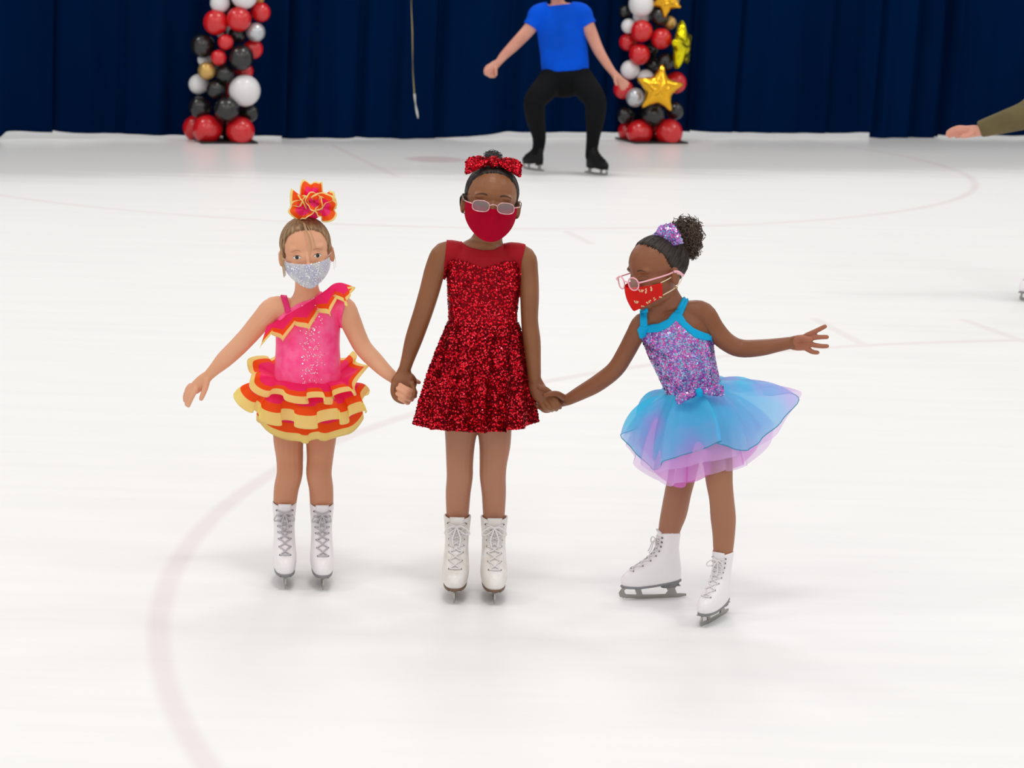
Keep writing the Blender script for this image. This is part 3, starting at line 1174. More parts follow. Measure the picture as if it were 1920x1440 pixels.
    # tongue, eyelets and laces along the instep
    def ins(h, x, out=0.0):
        b, f, wd = boot_front(h)
        c_ = max(0.0, 1 - (abs(x) / wd) ** 2.5) ** (1 / 2.5)
        mid, hl = (b + f) / 2, (f - b) / 2
        y = mid + hl * c_
        slope = Vector((0, 0.75, 0.66)) if h < .09 else Vector((0, 1.0, 0.15))
        return Vector((x, y, lift(y) * (1 - h / .2) + (base + .012) * (h / .2) + h)) + slope.normalized() * out
    bm = bmesh.new()
    rings = []
    for i in range(13):
        h = .046 + (.168 - .046) * i / 12
        wd = .010 + .010 * i / 12
        hh_ = min(h, .156)
        ex = max(0, h - .156)
        rings.append([ins(hh_, wd * t, .0022) + Vector((0, ex * .5, ex)) for t in (-1, -.6, -.2, .2, .6, 1)] + [ins(hh_, wd * t, -.003) + Vector((0, ex * .5 - .002, ex)) for t in (1, -1)])
    rings_to_mesh(bm, rings)
    bm.transform(M)
    bmesh.ops.recalc_face_normals(bm, faces=bm.faces[:])
    obj('tongue', bm, [boot], bt)
    bl, be = bmesh.new(), bmesh.new()
    rows = 8
    ey = []
    for i in range(rows):
        h = .047 + (.148 - .047) * i / (rows - 1)
        x = .0125 + .0075 * i / (rows - 1)
        ey.append((h, x))
        for s in (-1, 1):
            p = ins(h, s * (x + .004), .0018)
            ellipsoid(be, Matrix.Translation(p), (.0023, .0018, .0023) if i < 5 else (.0034, .003, .0026), 8, 6)
    for i in range(rows - 1):
        (h0, x0), (h1, x1) = ey[i], ey[i + 1]
        for s in (-1, 1):
            tube(bl, [ins(h0, s * (x0 + .003), .003), ins((h0 * .75 + h1 * .25), s * x0 * .5, .0065), ins((h0 + h1) / 2, 0, .0075 if s > 0 else .006), ins(h0 * .25 + h1 * .75, -s * x1 * .5, .006), ins(h1, -s * (x1 + .003), .003)], .0021, 6, 3)
    h1, x1 = ey[0]
    tube(bl, [ins(h1, -x1 - .003, .003), ins(h1, 0, .006), ins(h1, x1 + .003, .003)], .0021, 6, 3)
    rnd = random.Random(seed)
    if loops:                                                 # tied bow with loops and loose ends
        c = ins(.138, 0, .010)
        for s in (-1, 1):
            l_ = rnd.uniform(.8, 1.15)
            tube(bl, [c, c + Vector((s * .012, .008, .006 * l_)), c + Vector((s * .027 * l_, .010, -.004)), c + Vector((s * .030 * l_, .009, -.016)), c + Vector((s * .018, .008, -.014)), c], .0021, 6, 4)
            tube(bl, [c, c + Vector((s * .006, .011, -.012)), c + Vector((s * .010 * l_, .017, -.030)), c + Vector((s * .007, .024, -.048 * l_))], .0021, 6, 4)
        ellipsoid(bl, Matrix.Translation(c), (.005, .004, .004), 8, 6)
    bl.transform(M); be.transform(M)
    obj('lace', bl, lace, bt)
    e = obj('eyelets', be, M_EYELET, bt)
    e['kind'] = 'stuff'
    return bt, M

def skate_at(root, ankle, toe, scale=None, **kw):
    """stand a skate so that its shaft surrounds the ankle and its pick reaches towards the toe point"""
    d = Vector((toe.x - ankle.x, toe.y - ankle.y, 0))
    sc = scale or max(.85, min(1.3, d.length / .165))
    u = d.normalized()
    c_ = Vector((ankle.x, ankle.y, 0)) + u * (.055 * sc)
    return skate(root, c_, math.atan2(-u.x, u.y), sc, **kw)

def paint_split(me, fn):
    for p in me.polygons:
        p.material_index = fn(p.center)

def wire(name, root, pts, r, m, closed=False, sub=4, ns=8):
    bm = bmesh.new()
    tube(bm, pts, r, ns, sub, closed)
    return obj(name, bm, m, root)

def front(tree, px, py, off=0.0):
    d = ray(px, py).normalized()
    h = tree.ray_cast(CAM, d)
    if h[0] is None:
        return None
    return h[0] - d * off

def skin(name, rgb, rgb2, rough=0.48):
    return mat(name, rgb, rough, spec=0.34, var=(9, rgb2), bump=(160, 0.06))

# =================================================================== girl in pink
M_SK1 = skin('skin_fair', (222, 160, 124), (226, 168, 134))
M_TI1 = mat('tights_tan_a', (196, 136, 104), 0.45, spec=0.25, bump=(300, 0.05))
M_PINK = mat('pink_lycra', (255, 66, 138), 0.38, spec=0.4, var=(38, (255, 100, 156)), bump=(180, 0.25))
M_PINKO = sheer('pink_organza', (255, 70, 158), 1.0, 0.45)
M_ORANGE = sheer('orange_trim', (255, 122, 44), 1.0, 0.5)
M_YELLOW = sheer('yellow_trim', (255, 247, 178), 1.0, 0.5)
M_HAIR1 = mat('hair_light_brown', (136, 104, 74), 0.45, var=(30, (176, 142, 104)), stretch=(3, 3, 0.6))
M_HAIR1L = mat('hair_blonde', (190, 152, 108), 0.45)
M_MASK1 = mat('mask_iridescent', (242, 250, 252), 0.16, metal=0.0, var=(42, (222, 226, 252)), bump=(110, 1.0), coat=1.0)
M_SPARK2 = mat('silver_flakes', (250, 252, 255), 0.2, metal=0.2, spec=0.8)
M_SPARK = mat('silver_glitter', (255, 226, 226), 0.12, metal=0.9)

t1 = G(535, 1109)
Y1 = t1.y + 0.155
g1 = thing('person', 'small child in ruffled pink, orange and yellow dress with silver mask', 'person', (P(570, 1000, Y1).x, Y1, 0))
f = Fig(Y1)
f.limb([(577, 778, 0, 52, .62), (577, 752, 0, 61, .68), (577, 720, -.005, 61, .74), (577, 685, -.008, 60, .74), (577, 645, 0, 58, .66), (577, 605, 0, 59, .6), (577, 582, 0, 55, .54), (577, 566, .004, 42, .55), (576, 552, .006, 27, .8), (575, 535, .004, 22, .95), (574, 505, 0, 22, .95)], ns=24)
f.limb([(545, 578, 0, 19), (514, 577, 0, 21.5), (491, 600, 0, 20), (466, 629, 0, 18.3), (443, 653, 0, 17.5), (420, 675, 0, 16), (402, 693, -.005, 11.8), (390, 705, -.005, 9.8)])
f.limb([(610, 578, 0, 19), (642, 575, 0, 21.5), (656, 600, 0, 20.5), (668, 627, 0, 18.5), (681, 652, -.01, 17.2), (703, 676, -.03, 16.2), (723, 696, -.045, 13.5), (739, 709, -.05, 11)])
f.limb([(551, 770, 0, 34), (541, 815, 0, 29.5), (543, 858, 0, 25.5), (543, 888, -.01, 24.5), (537, 915, 0, 23.5), (534, 945, .01, 21.8), (533, 972, .005, 19.5), (534, 1020, 0, 16)])
f.limb([(603, 770, 0, 34), (602, 815, 0, 29.5), (600, 858, 0, 25), (598, 888, -.01, 24), (602, 915, 0, 23), (603, 945, .01, 22), (603, 972, .005, 19.5), (605, 1015, 0, 16)])
# free hand, fingers drooping
f.limb([(392, 703, -.005, 9.8, .8), (380, 714, -.005, 12.5, .55), (368, 726, -.005, 12.2, .5), (362, 732, -.005, 10, .5)])
f.limb([(367, 730, -.018, 5.2), (361, 742, -.02, 5), (356, 753, -.016, 4.6), (353, 761, -.01, 4)], ns=10)
f.limb([(361, 729, -.006, 5.2), (353, 739, -.008, 5), (350, 750, -.004, 4.6), (350, 759, .002, 4)], ns=10)
f.limb([(358, 726, .007, 5), (350, 735, .008, 4.8), (347, 744, .012, 4.4), (347, 752, .018, 3.8)], ns=10)
f.limb([(357, 722, .018, 4.6), (351, 730, .02, 4.4), (349, 738, .024, 4), (350, 744, .03, 3.5)], ns=10)
f.limb([(388, 711, -.014, 7), (386, 724, -.02, 6), (381, 738, -.022, 5.4), (377, 748, -.02, 4.5)], ns=10)
# hand held by the girl in red: palm behind, fingers wrapped to the front
f.limb([(737, 707, -.05, 11, .8), (748, 717, -.035, 13, .6), (760, 727, -.03, 14, .5), (768, 733, -.03, 11, .5)])
for a in ([(774, 730, -.03), (779, 736, -.07), (768, 731, -.108), (758, 726, -.112), (750, 721, -.104)],
          [(772, 736, -.03), (778, 743, -.07), (764, 738, -.112), (754, 733, -.116), (745, 728, -.108)],
          [(767, 741, -.03), (772, 749, -.066), (761, 745, -.110), (752, 742, -.114), (744, 738, -.106)],
          [(760, 743, -.03), (765, 755, -.06), (758, 752, -.100), (752, 749, -.106), (747, 746, -.1)]):
    f.limb([(x, y, d, 4.9 - 0.2 * i) for i, (x, y, d) in enumerate(a)], ns=10)
f.limb([(756, 714, -.03, 6), (768, 712, -.03, 5.4), (778, 714, -.035, 5), (786, 717, -.04, 4)], ns=10)
h1 = Head(574, 472, Y1 - .012, 8, -3, -6, 0.955)
h1.build(f.bm, 1.0)
me = f.fuse(.0027, 4)
zs = P(577, 762, Y1).z
paint_split(me, lambda c: 1 if c.z < zs and abs(c.x - P(570, 800, Y1).x) < .16 and pix(c)[0] > 480 and pix(c)[0] < 660 else 0)
obj('body', me, [M_SK1, M_TI1], g1)
T = f.bvh()
dress = obj('dress', garment(me, [(509, 612), (520, 598), (537, 584), (560, 570), (588, 559), (600, 547), (618, 537), (642, 535), (655, 548), (646, 575), (641, 597), (641, 605), (643, 650), (648, 740), (506, 740), (510, 650)], .0035), M_PINK, g1)
b_ = garment(me, [(521, 541), (529, 535), (547, 584), (537, 589)], .005)
obj('strap', b_, M_PINKO, dress)
obj('glitter', sequins([dress.data], 260, .0017, 5, [M_SPARK], .3, .001, keep=lambda p: p.center.y < Y1 - .03 and abs(p.center.x - P(588, 670, Y1).x) < .03 + .02 * noise.noise(p.center * 40)), [M_SPARK], dress, smooth=False, kind='stuff')
RB = ((0.48, 0), (0.72, 1), (1.01, 2))
RM = [M_PINKO, M_ORANGE, M_YELLOW]
def tier(wst, hem, depth, folds, zw, seed, bulge=.012, bl=0.0, lo=RB, t2=.8, zg=.75):
    return obj('ruffle', skirt(Y1, wst, hem, depth, 320, 18, bulge, folds, zw, lo, seed, bl, .8, tg=.1, tg2=t2, zg=zg), RM, dress)
tier((577, 748, 62, .76), [(478, 785), (498, 806), (528, 820), (556, 828), (577, 829), (598, 826), (628, 822), (658, 812), (681, 790)], .125, ((9, .006), (5, .004)), .5, 12, .02, lo=((.6, 0), (.82, 1), (1.01, 2)), t2=.5, zg=.5)
tier((577, 722, 62, .76), [(449, 742), (466, 768), (500, 786), (540, 796), (577, 799), (614, 794), (648, 790), (674, 778), (689, 745)], .15, ((9, .016), (5, .004)), .3, 8, .02)
tier((577, 708, 60, .76), [(464, 688), (478, 726), (505, 742), (542, 750), (577, 752), (612, 750), (646, 744), (672, 728), (688, 692)], .14, ((9, .016), (6, .005)), .3, 5, .012, .03)
# diagonal one-shoulder ruffle
path = [(500, 612), (520, 600), (545, 586), (570, 572), (592, 558), (612, 543), (632, 533), (648, 534)]
pp = [front(T, a, b, .009) or P(a, b, Y1 - .05) for a, b in path]
bm = bmesh.new()
ruffle(bm, pp, lambda s: Vector((0.28 - .5 * (1 - s) ** 3, -.25, -1)).normalized(), lambda s: Vector((.1, -1, .1)), lambda s: .042 + .016 * math.sin(PI * s), 4.5, .019, 260, 12, RB, 4, tgs=.5, ods=1.0)
bmesh.ops.solidify(bm, geom=bm.faces[:], thickness=.0012)
obj('ruffle', bm, RM, dress)
# ruffle over the shoulder
pp = [P(612, 543, Y1 - .05), P(626, 532, Y1 - .03), P(640, 530, Y1 - .0), P(645, 533, Y1 + .03), P(640, 540, Y1 + .05)]
bm = bmesh.new()
ruffle(bm, pp, lambda s: Vector((.85, -.45 + .9 * s, -.55)).normalized(), lambda s: Vector((.4, -.1, .9)).normalized(), lambda s: .036, 2.0, .006, 60, 8, RB, 2)
bmesh.ops.solidify(bm, geom=bm.faces[:], thickness=.0012)
obj('ruffle', bm, RM, dress)
# head: eyes, brows, hair, mask, hair ruffle
for s in (-1, 1):
    eye(g1, T, h1, s, -.009, M_LASH, .0128, .0058, (0.0, .0004))
M_BROW1 = mat('brow_light', (196, 142, 108), 0.8)
for s in (-1, 1):
    brow(g1, T, h1, s, .010, M_BROW1, .014, .0022)
HL1 = [(-.09, .06), (-.055, .03), (-.03, .004), (0, -.024), (.03, -.038), (.055, -.046), (.070, -.058), (.082, -.08), (.09, -.2)]
hair = obj('hair', hair_cap(h1, (0, .12, 1), lambda q: q.y > interp(HL1, q.z)[0] and q.z > -.062, 1.0, 1.05, 620, .0007, 3, feather=.025), M_HAIR1, g1)
bm = bmesh.new()
rnd = random.Random(5)
def strand(pts, r=.0011):
    tube(bm, [h1.w(*p) for p in pts], lambda u: r * (1.1 - .8 * u), 4, 5)
for i in range(7):                                             # lock fallen over the forehead
    e = rnd.uniform(-.002, .002)
    strand([(.000 + e, -.055, .092), (.004 + e, -.083, .072), (.011 + e * 1.5, -.090, .045), (.013 + e, -.090, .018), (.008 + e, -.092, -.004 + e)], .0013)
for i in range(4):
    e = rnd.uniform(-.002, .002)
    strand([(.006, -.06, .09), (.018 + e, -.085, .06), (.024 + e, -.086, .03), (.031 + e, -.078, .004)], .0006)
for i in range(16):                                            # wisps in front of the ears
    e = rnd.uniform(-.004, .004)
    strand([(-.070, -.030 + e, .05), (-.077 + e * .5, -.028, .01), (-.074 + e, -.03, -.03), (-.072 + e, -.026 + e, -.066 + e)], .0012)
for i in range(6):
    e = rnd.uniform(-.004, .004)
    strand([(.073, -.02 + e, .04), (.080 + e * .5, -.012, .0), (.083 + e, -.005, -.03), (.082 + e, -.005, -.06 + e)], .0006)
obj('loose_strands', bm, M_HAIR1L, hair, kind='stuff')
mk = obj('face_mask', mask_shape(h1, (-.029, 1.6), (-.018, -.048), -.106, .070, .107, 76, .088), M_MASK1, g1)
obj('glitter', sequins([mk.data], 420, .0016, 9, [M_SPARK2], .35, .0006, keep=lambda p: p.center.y < Y1 - .06), [M_SPARK2], mk, smooth=False, kind='stuff')
for s in (-1, 1):
    wire('ear_loop', mk, [h1.w(s * .066, -.014, -.018), h1.w(s * .077, .0, -.008), h1.w(s * .084, .018, .004), h1.w(s * .083, .022, -.02), h1.w(s * .076, .002, -.036), h1.w(s * .064, -.016, -.042)], .0011, M_MASK1)
sc_ = None
cen = P(584, 386, Y1 + .005)
bm = bmesh.new()
ellipsoid(bm, Matrix.Translation(P(584, 395, Y1 + .01)), (.03, .03, .026), 20, 14)
scr = obj('hair_ruffle', bm, M_PINKO, g1)
def rosette(cpx, axis, r0, r1, waves, amp, seed, arc=(0, 2 * PI), d=0.0):
    c = P(cpx[0], cpx[1], Y1 - .01 + d)
    az = Vector(axis).normalized(); ax = az.cross(Vector((0, 1, 0.2))).normalized(); ay = az.cross(ax)
    bm = bmesh.new()
    rnd = random.Random(seed); p0 = rnd.uniform(0, 6)
    n, m = 90, 9
    rows = []
    for j in range(m + 1):
        v = j / m
        row = []
        for i in range(n + 1):
            a = arc[0] + (arc[1] - arc[0]) * i / n
            ww = math.sin(waves * a + p0 + .6 * math.sin(2 * a)) + .4 * math.sin((waves * 2 + 1) * a + p0)
            rr = r0 + (r1 - r0) * v * (1 + .14 * math.sin(2 * a + p0) + .07 * math.sin(5 * a))
            row.append(bm.verts.new(c + (ax * math.cos(a) + ay * math.sin(a)) * rr + az * (amp * ww * v + .012 * v * v)))
        rows.append(row)
    for j in range(m):
        mi = [b[1] for b in ((.56, 0), (.87, 1), (1.01, 2)) if (j + .5) / m <= b[0]][0]
        for i in range(n):
            bm.faces.new((rows[j][i], rows[j][i + 1], rows[j + 1][i + 1], rows[j + 1][i])).material_index = mi
    bmesh.ops.remove_doubles(bm, verts=bm.verts[:], dist=1e-5)
    bmesh.ops.solidify(bm, geom=bm.faces[:], thickness=.0012)
    obj('ruffle', bm, RM, scr)
rosette((588, 380), (.05, -.3, 1), .008, .060, 5, .020, 3, d=.02)
rosette((572, 391), (-.4, -1, .3), .004, .040, 3, .016, 9, d=-.02)
rosette((604, 388), (.55, -1, .25), .004, .042, 4, .016, 4, d=-.016)
rosette((584, 366), (.0, -.8, .6), .004, .042, 4, .017, 6, d=.0)
rosette((589, 378), (.1, -1, .1), .003, .026, 3, .012, 12, d=-.034)
# skates
for (ax_, ay_), tp in (((533, 972), (535, 1109)), ((603, 972), (605, 1104))):
    skate_at(g1, P(ax_, ay_, Y1 + .005), G(*tp), .98, sole=M_SOLEG, lace=M_LACEG, boot=M_BOOT, seed=ax_, label='white ice skate boot with grey laces', rim=M_TOPBLUE, tall=1.06)

# =================================================================== girl in red
M_SK2 = skin('skin_deep', (134, 84, 53), (144, 94, 61), 0.37)
M_TI2 = mat('tights_tan_b', (174, 122, 96), 0.45, spec=0.25, bump=(300, 0.05))
M_RED = mat('red_dress_cloth', (118, 0, 14), 0.6, spec=0.1)
M_SEQ = [mat('sequin_red', (222, 8, 34), 0.2, metal=0.9), mat('sequin_dark_red', (142, 0, 18), 0.25, metal=0.85), mat('sequin_bright_red', (252, 52, 68), 0.14, metal=0.8)]
M_YOKE = sheer('red_mesh', (214, 22, 46), 0.86, 0.6)
M_MASK2 = mat('mask_red', (212, 14, 58), 0.85, spec=0.1, bump=(400, 0.1))
M_HAIR2 = mat('hair_black', (34, 27, 24), 0.5, bump=(120, 0.4))
M_GLS2 = mat('glasses_pink_metal', (214, 170, 172), 0.22, metal=0.7)
M_BLACK = mat('temple_black', (14, 14, 14), 0.4)
M_LENS = mat('lens_grey_reflection', (150, 140, 146), 0.08, spec=0.8, alpha=0.62)  # grey colour stands in for the bright ice reflected in the lenses

t1 = G(851, 1134)
Y2 = t1.y + 0.155
g2 = thing('person', 'tallest girl in red sequin dress with red mask, in the middle', 'person', (P(895, 1000, Y2).x, Y2, 0))
f = Fig(Y2)
f.limb([(897, 768, 0, 54, .62), (898, 735, 0, 63, .68), (902, 690, 0, 63, .66), (905, 620, 0, 60, .6), (906, 560, 0, 63, .58), (907, 515, 0, 66, .55), (908, 488, 0, 64, .5), (910, 468, .004, 50, .5), (913, 453, .008, 32, .75), (916, 435, .006, 26, .95), (918, 405, 0, 25, .95)], ns=24)
f.limb([(862, 473, 0, 18), (832, 474, 0, 20.5), (817, 503, 0, 20), (806, 543, 0, 19.3), (793, 586, 0, 18.3), (776, 636, 0, 16.8), (765, 672, .01, 13), (759, 692, .015, 11.5)])
f.limb([(955, 474, 0, 18), (984, 482, 0, 20), (991, 513, 0, 18.5), (993, 556, 0, 18), (993, 600, 0, 16.3), (997, 640, 0, 17), (1000, 680, -.005, 14.5), (1002, 712, -.01, 12.5)])
f.limb([(866, 785, 0, 34), (863, 830, 0, 28), (862, 868, -.01, 25.5), (862, 893, -.01, 24.8), (859, 925, .0, 23.5), (858, 960, .01, 21.5), (857, 1000, .005, 18), (856, 1045, 0, 16)])
f.limb([(926, 785, 0, 34), (928, 830, 0, 30), (925, 868, -.01, 26), (924, 893, -.01, 24.8), (926, 925, .0, 23), (926, 960, .01, 21), (926, 998, .005, 18.2), (926, 1040, 0, 16)])
# right hand (photo left), back of the hand to the camera, fingers down round the small hand
f.limb([(759, 690, .015, 11.5, .8), (757, 703, .012, 16, .6), (755, 716, .005, 22, .42), (754, 728, .0, 20, .4)])
for a in ([(738, 722, -.002), (737, 735, -.01), (741, 746, -.012), (749, 752, -.004)],
          [(747, 728, -.002), (745, 741, -.012), (749, 751, -.01), (757, 754, .004)],
          [(762, 728, -.002), (765, 738, -.012), (764, 748, -.004), (762, 752, .01)],
          [(772, 720, -.002), (776, 732, -.01), (775, 741, -.012), (770, 745, -.004)]):
    f.limb([(x, y, d, 5.8 - 0.4 * i) for i, (x, y, d) in enumerate(a)], ns=10)
f.limb([(770, 706, .01, 7), (776, 714, .02, 6.2), (775, 724, .035, 5.6), (768, 732, .045, 5)], ns=10)
# left hand (photo right)
f.limb([(1002, 710, -.01, 12.5, .8), (1006, 724, -.012, 15.5, .55), (1013, 738, -.015, 16.5, .48), (1022, 748, -.015, 14, .45)])
for a in ([(1030, 739, -.018), (1038, 746, -.03), (1046, 757, -.034), (1050, 764, -.022)],
          [(1027, 746, -.018), (1034, 754, -.03), (1040, 763, -.03), (1043, 768, -.016)],
          [(1021, 752, -.016), (1027, 760, -.026), (1032, 766, -.022), (1035, 769, -.008)],
          [(1014, 754, -.014), (1019, 762, -.02), (1024, 767, -.014), (1027, 769, .0)]):
    f.limb([(x, y, d, 5.7 - 0.4 * i) for i, (x, y, d) in enumerate(a)], ns=10)
f.limb([(1012, 726, -.02, 6.5), (1024, 731, -.025, 6), (1033, 738, -.024, 5.6), (1040, 744, -.015, 5)], ns=10)
h2 = Head(921, 379, Y2 - .012, 4, -4, 5, 1.03)
h2.build(f.bm, .98)
me = f.fuse(.0027, 4)
zs = P(900, 770, Y2).z
paint_split(me, lambda c: 1 if c.z < zs and 822 < pix(c)[0] < 972 else 0)
obj('body', me, [M_SK2, M_TI2], g2)
T = f.bvh()
sweet = [(834, 498), (845, 489), (862, 487), (880, 493), (905, 503), (925, 498), (945, 490), (962, 491), (976, 500)]
dress = obj('dress', garment(me, sweet + [(977, 520), (973, 600), (974, 690), (830, 690), (837, 640), (837, 600), (831, 520)], .005), M_RED, g2)
yk = garment(me, [(838, 447), (853, 441), (863, 453), (880, 464), (905, 470), (925, 469), (940, 461), (954, 448), (968, 452), (985, 461), (978, 490), (977, 506), (962, 495), (945, 494), (925, 502), (905, 507), (880, 497), (862, 491), (845, 493), (832, 502), (836, 470)], .004)
obj('yoke', yk, M_YOKE, dress)
sk = obj('skirt', skirt(Y2, (906, 604, 66, .64), [(782, 792), (796, 803), (822, 806), (855, 809), (890, 811), (920, 811), (950, 808), (978, 804), (998, 793)], .145, 240, 24, .008, ((15, .014), (9, .007)), .12, seed=6, vpow=.8), M_RED, dress)
kp = lambda p: p.center.y < Y2 + .06
obj('sequins', sequins([dress.data, sk.data], 26000, .0026, 11, M_SEQ, .26, .0016, keep=kp), M_SEQ, dress, smooth=False, kind='stuff')
M_BROW2 = mat('brow_dark', (70, 44, 30), 0.8)
M_LID2 = mat('lid_shade', (104, 66, 46), 0.5)
for s in (-1, 1):
    eye(g2, T, h2, s, -.004, M_LASH, .0128, .0050, closed=True, lid=M_LID2)
    brow(g2, T, h2, s, .021, M_BROW2, .0165, .0044, .034)
HL2 = [(-.09, .06), (-.055, .035), (-.03, .012), (0, -.010), (.03, -.022), (.055, -.032), (.075, -.044), (.09, -.056), (.096, -.2)]
hair = obj('hair', hair_cap(h2, (0, .15, 1), lambda q: q.y > interp(HL2, q.z)[0] and q.z > -.062, .98, 1.035, 380, .0006, 8, .0006), M_HAIR2, g2)
bm = bmesh.new()
cb = P(924, 294, Y2 + .02)
ellipsoid(bm, Matrix.Translation(cb), (.024, .022, .016), 14, 10)
curls(bm, cb, .027, 160, 4, .0011, .72)
obj('hair_puff', bm, M_HAIR2, hair)
M_ = Matrix.Translation(P(926, 303, Y2 - .035)) @ Matrix.Rotation(.03, 4, 'Y') @ Matrix.Rotation(-.25, 4, 'X')
bw = obj('hair_bow', bow(M_, .080, .022, .014, .26), M_RED, g2)
kn = obj('bow_knot', knot(M_ @ Matrix.Translation((0, -.004, 0)), (.016, .014, .015)), M_RED, bw)
obj('sequins', sequins([bw.data, kn.data], 1700, .0026, 3, M_SEQ, .35, .001), M_SEQ, bw, smooth=False, kind='stuff')
mk = obj('face_mask', mask_shape(h2, (-.014, 1.3), (-.002, -.046), -.106, .073, .107, 80, .093, round_=2.1), M_MASK2, g2)
for s in (-1, 1):
    wire('ear_loop', mk, [h2.w(s * .070, -.012, -.006), h2.w(s * .078, .004, .006), h2.w(s * .086, .02, .004), h2.w(s * .084, .022, -.02), h2.w(s * .077, .002, -.034), h2.w(s * .068, -.014, -.042)], .0012, M_BLACK)

def glasses(root, hd, cx, cz, hw, hh, y, fr, frm, lensm, ne=2.6, temple=None, ear=(.079, .018, .002), tipm=None, curve=.006, bridge=.004):
    """frame, two lenses and two temples in head units"""
    bm = bmesh.new()
    lens_pts = {}
    for s in (-1, 1):
        pts = []
        for q in range(28):
            a = 2 * PI * q / 28
            c, sn = math.cos(a), math.sin(a)
            x = s * cx + hw * math.copysign(abs(c) ** (2 / ne), c); z = cz + hh * math.copysign(abs(sn) ** (2 / ne), sn)
            pts.append(hd.w(x, y + curve * (x / .06) ** 2 * 1.6, z))
        lens_pts[s] = pts
        tube(bm, pts, fr * hd.s, 6, 1, True)
    xi = cx - hw
    tube(bm, [hd.w(-xi, y, cz + .003), hd.w(-xi * .4, y - .003, cz + .003 + bridge), hd.w(xi * .4, y - .003, cz + .003 + bridge), hd.w(xi, y, cz + .003)], fr * 1.1 * hd.s, 6, 4)
    gl = obj('glasses', bm, frm, root)
    for s in (-1, 1):
        bm = bmesh.new()
        c = sum(lens_pts[s], Vector()) / 28
        vs = [bm.verts.new(p) for p in lens_pts[s]]
        vm = [bm.verts.new(c + (p - c) * .6 + (hd.w(0, -.0012, 0) - hd.w(0, 0, 0))) for p in lens_pts[s]]
        vc = bm.verts.new(c + (hd.w(0, -.0016, 0) - hd.w(0, 0, 0)))
        for i in range(28):
            j = (i + 1) % 28
            bm.faces.new((vs[i], vs[j], vm[j], vm[i])); bm.faces.new((vm[i], vm[j], vc))
        bmesh.ops.solidify(bm, geom=bm.faces[:], thickness=.0012)
        obj('lens', bm, lensm, gl)
        xo = s * (cx + hw)
        yy = y + curve * (xo / .06) ** 2 * 1.6
        bm = bmesh.new()
        tube(bm, [hd.w(xo, yy, cz + .004), hd.w(s * .074, yy + .012, cz + .008), hd.w(s * .079, -.02, cz + .010), hd.w(s * ear[0], ear[1] - .01, ear[2] + .008)], fr * 1.15 * hd.s, 6, 4)
        obj('temple', bm, frm, gl)
        if tipm and s < 0:
            bm = bmesh.new()
            tube(bm, [hd.w(s * .0795, -.016, ear[2] + .010), hd.w(s * ear[0], ear[1] - .004, ear[2] + .008), hd.w(s * (ear[0] + .004), ear[1] + .012, ear[2] - .004), hd.w(s * (ear[0] + .002), ear[1] + .022, ear[2] - .02)], fr * 2.0 * hd.s, 6, 4)
            obj('temple_tip', bm, tipm, gl)
    return gl
glasses(g2, h2, .0345, -.009, .0232, .0150, -.113, .0015, M_GLS2, M_LENS, 2.7, tipm=M_BLACK, ear=(.080, .012, .004))
for (ax_, ay_), tp in (((857, 1000), (851, 1134)), ((926, 998), (926, 1129))):
    skate_at(g2, P(ax_, ay_, Y2 + .005), G(*tp), 1.03, sole=M_SOLEB, lace=M_LACE, boot=M_BOOTW, seed=ax_, wide=1.06, label='white ice skate boot with brown sole')

# =================================================================== girl in blue and lilac
M_SK3 = skin('skin_brown', (130, 78, 50), (138, 86, 58), 0.45)
M_TI3 = mat('tights_tan_c', (162, 112, 86), 0.45, spec=0.25, bump=(300, 0.05))
M_PURP = mat('lilac_bodice', (158, 108, 192), 0.4)
M_SEQ3 = [mat('sequin_pink', (226, 96, 186), 0.2, metal=0.7), mat('sequin_blue', (122, 190, 224), 0.2, metal=0.7), mat('sequin_violet', (142, 98, 196), 0.2, metal=0.7), mat('sequin_pale', (206, 176, 226), 0.16, metal=0.7)]
M_TURQ = mat('turquoise_band', (0, 164, 216), 0.6, spec=0.2)
M_ORGB = sheer('blue_organza', (40, 186, 232), 0.74, 0.4, 0.5)
nt = M_ORGB.node_tree                                         # dyed turquoise to violet; denser where it is gathered at the waist
_geo = nt.nodes.new('ShaderNodeNewGeometry')
_d = nt.nodes.new('ShaderNodeVectorMath'); _d.operation = 'DISTANCE'
_d.inputs[1].default_value = P(1299, 722, 6.385)
nt.links.new(_geo.outputs['Position'], _d.inputs[0])
_r = nt.nodes.new('ShaderNodeMapRange'); nt.links.new(_d.outputs['Value'], _r.inputs[0])
_r.inputs['From Min'].default_value = .05; _r.inputs['From Max'].default_value = .27; _r.inputs['To Min'].default_value = .93; _r.inputs['To Max'].default_value = .52
_n = nt.nodes.new('ShaderNodeTexNoise'); _n.inputs['Scale'].default_value = 9; _n.inputs['Detail'].default_value = 1
nt.links.new(_geo.outputs['Position'], _n.inputs['Vector'])
_c = nt.nodes.new('ShaderNodeValToRGB')
_c.color_ramp.elements[0].position = .46; _c.color_ramp.elements[0].color = lin((64, 222, 255))
_c.color_ramp.elements[1].position = .68; _c.color_ramp.elements[1].color = lin((168, 190, 250))
nt.links.new(_n.outputs['Fac'], _c.inputs[0])
for n_ in nt.nodes:
    if n_.type == 'BSDF_PRINCIPLED': nt.links.new(_c.outputs[0], n_.inputs['Base Color'])
    if n_.type == 'BSDF_TRANSLUCENT': nt.links.new(_c.outputs[0], n_.inputs[0])
    if n_.type == 'MIX_SHADER' and n_.inputs[1].links and n_.inputs[1].links[0].from_node.type == 'BSDF_TRANSPARENT': nt.links.new(_r.outputs[0], n_.inputs[0])
M_TULL = sheer('lilac_tulle', (240, 204, 252), 0.55, 0.6)
M_TULM = sheer('magenta_tulle', (246, 140, 232), 0.7, 0.6)
